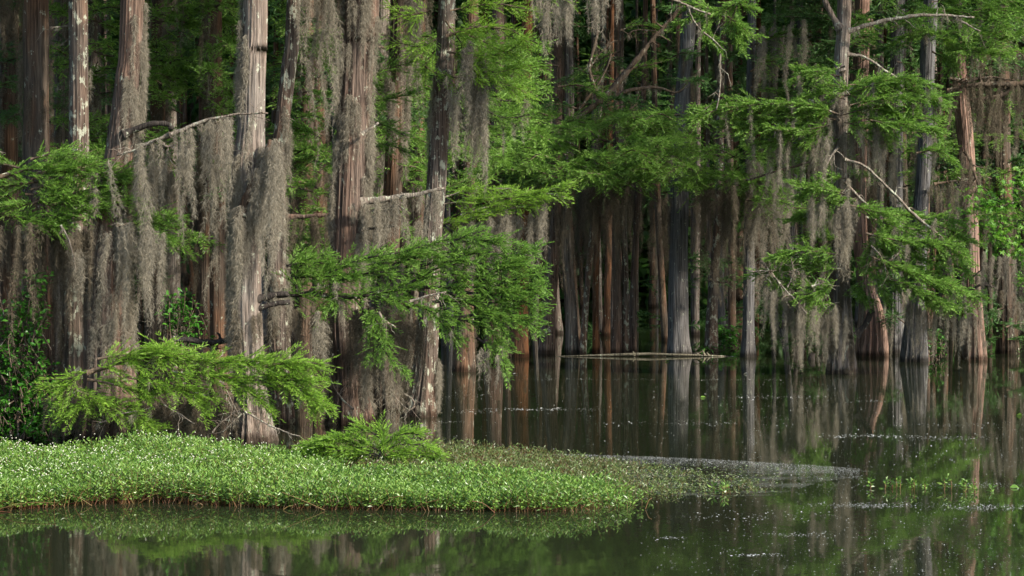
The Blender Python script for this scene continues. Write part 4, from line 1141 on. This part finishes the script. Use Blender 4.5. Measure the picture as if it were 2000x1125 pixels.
for a in axs:
    A = smooth(pts3(a, 46.2), 14) + r.normal(0, .012, (14, 3))
    A[:, 1] += np.linspace(0, r.uniform(-.4, .4), 14)
    tube(gw, A, np.linspace(.02, .005, 14), 5)
    m = 85
    u = r.uniform(.25, 1, m) * 13
    q = np.stack([np.interp(u, np.arange(14), A[:, j]) for j in range(3)], 1) + r.normal(0, .11, (m, 3)) * np.array((1, 1, .8))
    nrm = norm(r.normal(0, .45, (m, 3)) + np.array((.15, -.45, .8)))
    ax1 = norm(np.cross(nrm, norm(r.normal(size=(m, 3)))))
    ax2 = np.cross(nrm, ax1)
    R_ = r.uniform(.055, .095, m)
    for lobe in range(5):
        th = -1.9 + lobe * .95
        d = ax1 * math.cos(th) + ax2 * math.sin(th)
        e = -ax1 * math.sin(th) + ax2 * math.cos(th)
        k = R_ * (1.0 if lobe == 2 else .9 if lobe in (1, 3) else .72)
        V = np.stack([q, q + (d * .5 + e * .2) * k[:, None] + nrm * .004 * (lobe - 2), q + d * k[:, None] - (0, 0, .012), q + (d * .5 - e * .2) * k[:, None] + nrm * .004 * (lobe - 2)], 1)
        gl.add(V, np.arange(4 * m).reshape(-1, 4))
b = gw.build('branch', M['wood'], root, smooth_shade=True)
gl.build('leaves', M['broad'], b, origin=root['_at'])
gc = Geo()
n = 2600
P = base + np.stack([r.normal(0, 1.6, n), r.normal(0, 1.6, n), r.uniform(8.6, 12, n)], 1)
blades(gc, P, norm(r.normal(size=(n, 3))), r.uniform(.12, .22, n), r.uniform(.1, .18, n), r)
gc.build('crown', M['broad'], root)

# low young cypress growing in the mat
class Low(Tree):
    def __init__(self, name, label, cat, base, seed):
        self.r = np.random.default_rng(seed)
        self.Y = base[1]
        self.root = tag(empty(name, base), label, cat)


b0 = at(735, HOR + F_PX * CAM_H / 28.7, 28.7)
s = Low('cypress_sapling', 'low spreading yellow green cypress sapling at the back edge of the weed mat', 'sapling', b0, 500)
s.branch([[(735, 905), (745, 875), (748, 838)], [(740, 890), (690, 868), (640, 862), (590, 872)], [(742, 885), (790, 866), (830, 868), (862, 886)], [(740, 880), (700, 856), (655, 852)],
          [(745, 870), (780, 850), (815, 852)], [(735, 892), (670, 882), (600, 884)], [(742, 892), (800, 882), (852, 894)], [(745, 858), (720, 842), (695, 842)], [(735, 895), (690, 890), (640, 890)],
          [(742, 896), (790, 893), (830, 896)], [(700, 866), (660, 858), (625, 860)], [(690, 880), (640, 874), (585, 880)]],
         'leaf_y', .42, 54, None, .018, 28.7, bark='dead_d', up=.14, bl=.08, bw=.0105)

# ------------------------------------------------------------------ weed mat
def in_poly(x, y, poly):
    x, y = np.asarray(x), np.asarray(y)
    ins = np.zeros(len(x), bool)
    n = len(poly)
    for i in range(n):
        x0, y0 = poly[i]
        x1, y1 = poly[(i + 1) % n]
        c = ((y0 > y) != (y1 > y)) & (x < (x1 - x0) * (y - y0) / (y1 - y0 + 1e-12) + x0)
        ins ^= c
    return ins


def ground_poly(pts):
    return [tuple(at(px, py, dist(py))[:2]) for px, py in pts]


def weeds(gl, gs, X, Yv, H, r_, leaf_l=.05, leaf_w=.015, nl=9, lean=.25):
    n = len(X)
    p0 = np.stack([X, Yv, np.full(n, -.02)], 1)
    tip = p0 + np.stack([r_.normal(0, lean, n) * H, r_.normal(0, lean, n) * H, H], 1)
    mid = (p0 + tip) / 2 + np.stack([r_.normal(0, .06, n) * H * 2, r_.normal(0, .06, n) * H * 2, 0 * H], 1)
    ribbons(gs, np.stack([p0, mid, tip], 1), .006, r_)
    i = np.repeat(np.arange(n), nl)
    u = np.tile(np.linspace(.30, 1.0, nl), n)
    a = p0[i] * ((1 - u) ** 2)[:, None] + mid[i] * (2 * u * (1 - u))[:, None] + tip[i] * (u ** 2)[:, None]
    an = r_.uniform(0, 6.283, n)[i] + np.tile(np.arange(nl) * 2.4, n)
    d = norm(np.stack([np.cos(an), np.sin(an), .15 + .75 * u ** 2 + r_.normal(0, .25, len(i))], 1))
    blades(gl, a, d, leaf_l * r_.uniform(.6, 1.2, len(i)), leaf_w * r_.uniform(.8, 1.25, len(i)), r_, .5)


r = np.random.default_rng(9)
edge_f = [(-260, 998), (0, 999), (150, 988), (300, 983), (450, 990), (600, 996), (800, 998), (1000, 1001), (1120, 1001), (1200, 998), (1275, 992), (1310, 980)]
edge_b = [(1255, 968), (1180, 960), (1080, 958), (950, 955), (850, 948), (770, 945), (690, 938), (620, 926), (520, 910), (300, 898), (0, 898), (-260, 898)]
poly = ground_poly(edge_f + edge_b)
xs, ys = [p[0] for p in poly], [p[1] for p in poly]
n = 75000
X, Yv = r.uniform(min(xs), max(xs), n), r.uniform(min(ys), max(ys), n)
k = in_poly(X, Yv, poly)
# ragged edge: thin out by a slow noise
nz = np.sin(X * 1.7 + 1) * np.sin(Yv * 2.1) + .5 * np.sin(X * 4.3 + Yv * 3)
X, Yv = X[k], Yv[k]
k = r.random(len(X)) < np.clip(1.0 - (X - .1) / 1.5, .05, 1) ** 1.6
X, Yv = X[k][:18500], Yv[k][:18500]
H = (.265 + .05 * np.sin(X * 1.3) + .045 * np.sin(X * 3.1 + Yv * 2) + .03 * np.sin(X * 7.7 - Yv * 5)) * r.uniform(.6, 1.12, len(X)) * np.clip(1.12 - (X + .5) * .30, .42, 1)
gl, gs = Geo(), Geo()
weeds(gl, gs, X, Yv, H, r, .054, .0195, 10)
# trailing red runners along the front edge
for q in range(46):
    px = r.uniform(-100, 1280)
    py = np.interp(px, [e[0] for e in edge_f], [e[1] for e in edge_f]) + r.uniform(-6, 3)
    c = at(px, py, dist(py))
    e = c + np.array((r.normal(0, .3), r.normal(-.02, .06), r.uniform(.0, .2)))
    tube(gs, smooth([c + (0, 0, .005), (c + e) / 2 + (0, 0, r.uniform(.0, .06)), e], 6), np.linspace(.0045, .003, 6), 4)
root = tag(empty('alligator_weed', (float(np.mean(X)), float(np.mean(Yv)), 0)), 'dense floating mat of bright leafy alligator weed dotted with white flowers', 'weed mat', None, 'stuff')
root['kind'] = 'stuff'
gl.build('leaves', M['weed'], root)
gs.build('stem', M['stem'], root)
# flowers, thick towards the back left
gf = Geo()
fx, fy = X, Yv
ppx = CX + fx / fy * F_PX
pf = np.clip(1.1 - ppx / 700, .03, 1) * np.clip((fy - 25.2) / 2.2, .03, 1)
kk = r.random(len(fx)) < pf * .30 * np.clip(.5 + .9 * np.sin(fx * 2.3 + 1) * np.sin(fy * 2.9), 0, 1)
q = np.stack([fx[kk], fy[kk], H[kk] + .035], 1) + r.normal(0, .02, (kk.sum(), 3))
for a in range(3):
    th = a * math.pi / 3
    d1 = np.array((math.cos(th), math.sin(th), 0)) * .0085
    d2 = np.array((0, 0, .007))
    V = np.stack([q - d1, q - d2, q + d1, q + d2], 1)
    gf.add(V, np.arange(4 * len(q)).reshape(-1, 4))
gf.build('flower', M['flower'], root)
gfs = None

# sparse low reddish mat behind and to the right
poly2 = ground_poly([(560, 905), (640, 915), (700, 930), (780, 942), (860, 952), (960, 958), (1100, 962), (1260, 972), (1400, 966), (1500, 962), (1480, 945), (1380, 925), (1250, 908), (1080, 897), (900, 889), (800, 884), (600, 884)])
xs, ys = [p[0] for p in poly2], [p[1] for p in poly2]
n = 20000
X2, Y2 = r.uniform(min(xs), max(xs), n), r.uniform(min(ys), max(ys), n)
k = in_poly(X2, Y2, poly2)
k &= r.random(n) < np.clip(1.05 - (X2 + .8) * .34, .12, 1)
X2, Y2 = X2[k], Y2[k]
H2 = r.uniform(.07, .23, len(X2)) * np.clip(1.0 - (X2 + .5) * .27, .3, 1)
gl, gs = Geo(), Geo()
weeds(gl, gs, X2, Y2, H2, r, .045, .013, 5, .4)
root2 = tag(empty('low_weed', (float(np.mean(X2)), float(np.mean(Y2)), 0)), 'sparse reddish low weed floating behind the dense bright mat', 'low weed', None, 'stuff')
gl.build('leaves', M['weed_low'], root2)
gs.build('stem', M['stem'], root2)

# floating sprigs
sprigs = [(1690, 955, 'lone leafy sprig floating left of the paired sprigs', .22, 2), (1757, 957, 'bushy sprig of several shoots in open water, left of the tall pair', .26, 5), (1806, 955, 'tiny single shoot between the two bushy sprigs', .14, 1),
          (1847, 957, 'tall red stemmed shoot left of the bushy right sprig', .34, 2), (1885, 960, 'bushy sprig with long leaves, rightmost group in open water', .28, 4), (1908, 962, 'small low rosette at the right end of the sprigs', .14, 2),
          (1418, 962, 'cluster of red stemmed shoots at the tip of the sparse weed', .26, 6)]
for i, (px, py, lab, h, ns) in enumerate(sprigs):
    c = at(px, py, dist(py))
    c[2] = 0
    o = tag(empty('water_weed', c), lab, 'water weed', 'sprigs floating on the open water')
    gl, gs = Geo(), Geo()
    x = c[0] + r.normal(0, .09 if ns > 1 else .01, ns)
    y = np.full(ns, c[1]) + r.normal(0, .08, ns)
    h *= .58
    weeds(gl, gs, x, y, h * r.uniform(.6, 1, ns), r, .068, .026, 8, .2)
    for xx, yy in zip(x, y):
        tube(gs, [(xx, yy, -.03), (xx + .01, yy, h * .3), (xx, yy, h * .6)], [.007, .006, .004], 5)
    gs.build('stem', M['stem'], o)
    gl.build('leaves', M['weed'], o)

# fallen log
g = Geo()
root = tag(empty('fallen_log', at(1230, 695, 53.4)), 'long pale fallen log floating at the foot of the far trunks', 'log')
A = smooth(pts3([(1085, 697), (1140, 695), (1200, 693), (1230, 691), (1270, 694), (1330, 696), (1390, 698), (1470, 700)], 53.2), 60)
A[:, 2] = np.interp(np.arange(60), [0, 15, 28, 45, 59], [.0, .03, .06, .02, -.03])
tube(g, A, np.interp(np.arange(60), [0, 10, 30, 50, 59], [.010, .020, .032, .022, .010]), 10, .2)
g.build('trunk', M['log'], root, smooth_shade=True)
g = Geo()
for e in ((1372, 684), (1380, 688), (1236, 686)):
    tube(g, smooth([at(e[0] + 4, 695, 53.2), at(*e, 53.2)], 5), np.linspace(.04, .012, 5), 6, .1)
g.build('snag', M['log'], root, smooth_shade=True)
# dark stub in the water
g = Geo()
root = tag(empty('stump', at(1586, 703, 51.9)), 'small dark broken stub standing in the water left of the mossy foot', 'stump')
tube(g, smooth(pts3([(1586, 712), (1586, 698), (1590, 690)], 51.9), 8), np.linspace(.12, .05, 8), 10, .2)
g.build('snag', M['dead_d'], root)

# ------------------------------------------------------------------ flecks and skins on the water
g = Geo()
r = np.random.default_rng(41)


def flecks(px, py, size, r_, mat=0):
    Y = F_PX * CAM_H / (py - HOR)
    X = (px - CX) / F_PX * Y
    n = len(X)
    a = r_.uniform(0, 6.283, n)
    s = size * np.minimum(np.exp(r_.normal(-.4, .5, n)), 1.25)
    e1 = np.stack([np.cos(a), np.sin(a), 0 * a], 1) * s[:, None]
    e2 = np.stack([-np.sin(a), np.cos(a), 0 * a], 1) * (s * r_.uniform(.5, 1, n))[:, None]
    c = np.stack([X, Y, np.full(n, .006)], 1)
    tl = r_.normal(0, .15, (n, 1)) * np.array((0, 0, 1)) * s[:, None]
    g.add(np.stack([c - e1 - tl, c - e2, c + e1 + tl, c + e2], 1), np.arange(4 * n).reshape(-1, 4), mat)


def open_water(n):
    py = 703 + (1125 - 703) * r.random(n) ** .8
    px = r.uniform(830, 2050, n)
    return px, py


px, py = open_water(9000)
k = (r.random(len(px)) < np.clip((px - 500) / 1400, .1, 1)) & ~((py > 960) & (px < 1250))
flecks(px[k], py[k], np.where(py[k] > 900, .0068, .009), r)
streaks = [(1050, 800, 130, 3, 240, .016), (1340, 827, 150, 5, 130, .014), (1500, 776, 190, 4, 200, .012), (1700, 784, 70, 2, 60, .014), (1690, 852, 110, 4, 260, .014), (1840, 856, 100, 5, 200, .013), (930, 805, 60, 3, 70, .013), (1150, 741, 200, 2, 110, .014),
           (1420, 742, 200, 2, 100, .014), (1700, 988, 110, 6, 560, .0085), (1930, 992, 110, 8, 560, .0085), (1560, 1045, 80, 5, 170, .008), (1480, 1085, 60, 3, 60, .012), (1900, 948, 160, 7, 460, .008), (880, 825, 40, 2, 40, .014), (1400, 800, 400, 30, 260, .011),
           (1850, 890, 200, 30, 160, .011), (900, 770, 80, 12, 120, .011), (1300, 1052, 30, 3, 40, .012), (1480, 1010, 150, 10, 120, .011), (1850, 830, 140, 3, 100, .012)]
for (cx, cy, rx, ry, n, sz) in streaks:
    flecks(cx + r.normal(0, .5, n) * rx, cy + r.normal(0, .5, n) * ry, sz, r)
# curved raft edge of fine pollen
n = 15000
u = r.random(n)
ex = 860 + 820 * u
ey = 884 + 6 * u + 26 * u ** 2.2
th = np.abs(r.normal(0, 1, n)) * (2 + 7 * u)
flecks(ex, ey + th, .0052, r)
n = 1300
ex = r.uniform(1180, 1700, n)
flecks(ex, 925 + r.normal(0, 16, n) + (ex - 1180) * .02, .008, r)
n = 1800
ex = r.uniform(1000, 1520, n)
flecks(ex, 905 + r.random(n) * 58, .018, r, 1)
tag(g.build('floating_debris', [M['fleck'], M['fleck_g']]), 'pale flecks and foam streaks drifting on the dark water', 'debris', None, 'stuff')

# a few fallen leaves
leafpts = [(1002, 731, 0), (988, 743, 0), (1298, 706, 1), (1560, 724, 1), (1985, 812, 1), (1972, 953, 1), (1452, 731, 0), (1368, 777, 1)]
for i, (px_, py_, gcol) in enumerate(leafpts):
    gg = Geo()
    c = at(px_, py_, dist(py_))
    c[2] = .008
    rr = np.random.default_rng(800 + i)
    leafy(gg, np.array([c]), norm(np.array([[1, rr.normal(0, .5), .05]])), np.array([.11]), np.array([.09]), rr)
    tag(gg.build('fallen_leaf', M['weed'] if gcol else M['fleck'], origin=c), 'small leaf lying flat on the dark open water', 'leaf', 'fallen leaves on the water')

# thin skin of pollen round the raft
g = Geo()
pp = ground_poly([(960, 893), (1200, 894), (1450, 902), (1640, 912), (1720, 925), (1600, 942), (1520, 968), (1300, 975), (1280, 962), (1100, 950)])
c = np.mean(pp, 0)
V = [(c[0], c[1], .003)] + [(x, y, .003) for x, y in pp]
m = len(pp)
Fq = [[0, 1 + i, 1 + (i + 1) % m, 1 + (i + 2) % m] for i in range(0, m, 2)]
g.add(V, Fq)
tag(g.build('pollen_film', M['film']), 'thin dusty skin of pollen on the water beside the weed mat', 'pollen', None, 'stuff')

# ------------------------------------------------------------------ camera, light
cam = bpy.data.cameras.new('camera')
cam.sensor_fit = 'HORIZONTAL'
cam.sensor_width = 36
cam.lens = 36 * F_PX / 2000
cam.shift_y = (HOR - 562.5) / 2000
cam.clip_end = 2000
co = bpy.data.objects.new('camera', cam)
co.location = (0, 0, CAM_H)
co.rotation_euler = (math.radians(90), 0, 0)
COL.objects.link(co)
SC.camera = co

sv = norm(np.array((.80, -.47, .60)))
sun = bpy.data.lights.new('sun', 'SUN')
sun.energy = 4.2
sun.angle = math.radians(3)
sun.color = (1.0, .93, .82)
so = bpy.data.objects.new('sun', sun)
COL.objects.link(so)
from mathutils import Vector
so.rotation_euler = Vector(sv).to_track_quat('Z', 'Y').to_euler()
w = bpy.data.worlds.new('World')
SC.world = w
w.use_nodes = True
nt = w.node_tree
nt.nodes.clear()
sky = nt.nodes.new('ShaderNodeTexSky')
sky.sky_type = 'NISHITA'
sky.sun_disc = False
sky.sun_elevation = math.asin(sv[2])
sky.sun_rotation = math.atan2(sv[0], sv[1])
bg = nt.nodes.new('ShaderNodeBackground')
bg.inputs[1].default_value = .15
nt.links.new(sky.outputs[0], bg.inputs[0])
wo = nt.nodes.new('ShaderNodeOutputWorld')
nt.links.new(bg.outputs[0], wo.inputs[0])
SC.view_settings.view_transform = 'Standard'
SC.view_settings.look = 'None'
SC.view_settings.gamma = 1
SC.view_settings.exposure = 1.25
SC.cycles.max_bounces = 6
SC.cycles.diffuse_bounces = 3
SC.cycles.glossy_bounces = 3
SC.cycles.transmission_bounces = 4
SC.cycles.transparent_max_bounces = 6
SC.cycles.use_denoising = True
SC.cycles.caustics_reflective = False
SC.cycles.caustics_refractive = False
for o in bpy.data.objects:
    if '_at' in o.keys():
        del o['_at']
print('wood stems', n_wood, 'faces', sum(len(m.polygons) for m in bpy.data.meshes))
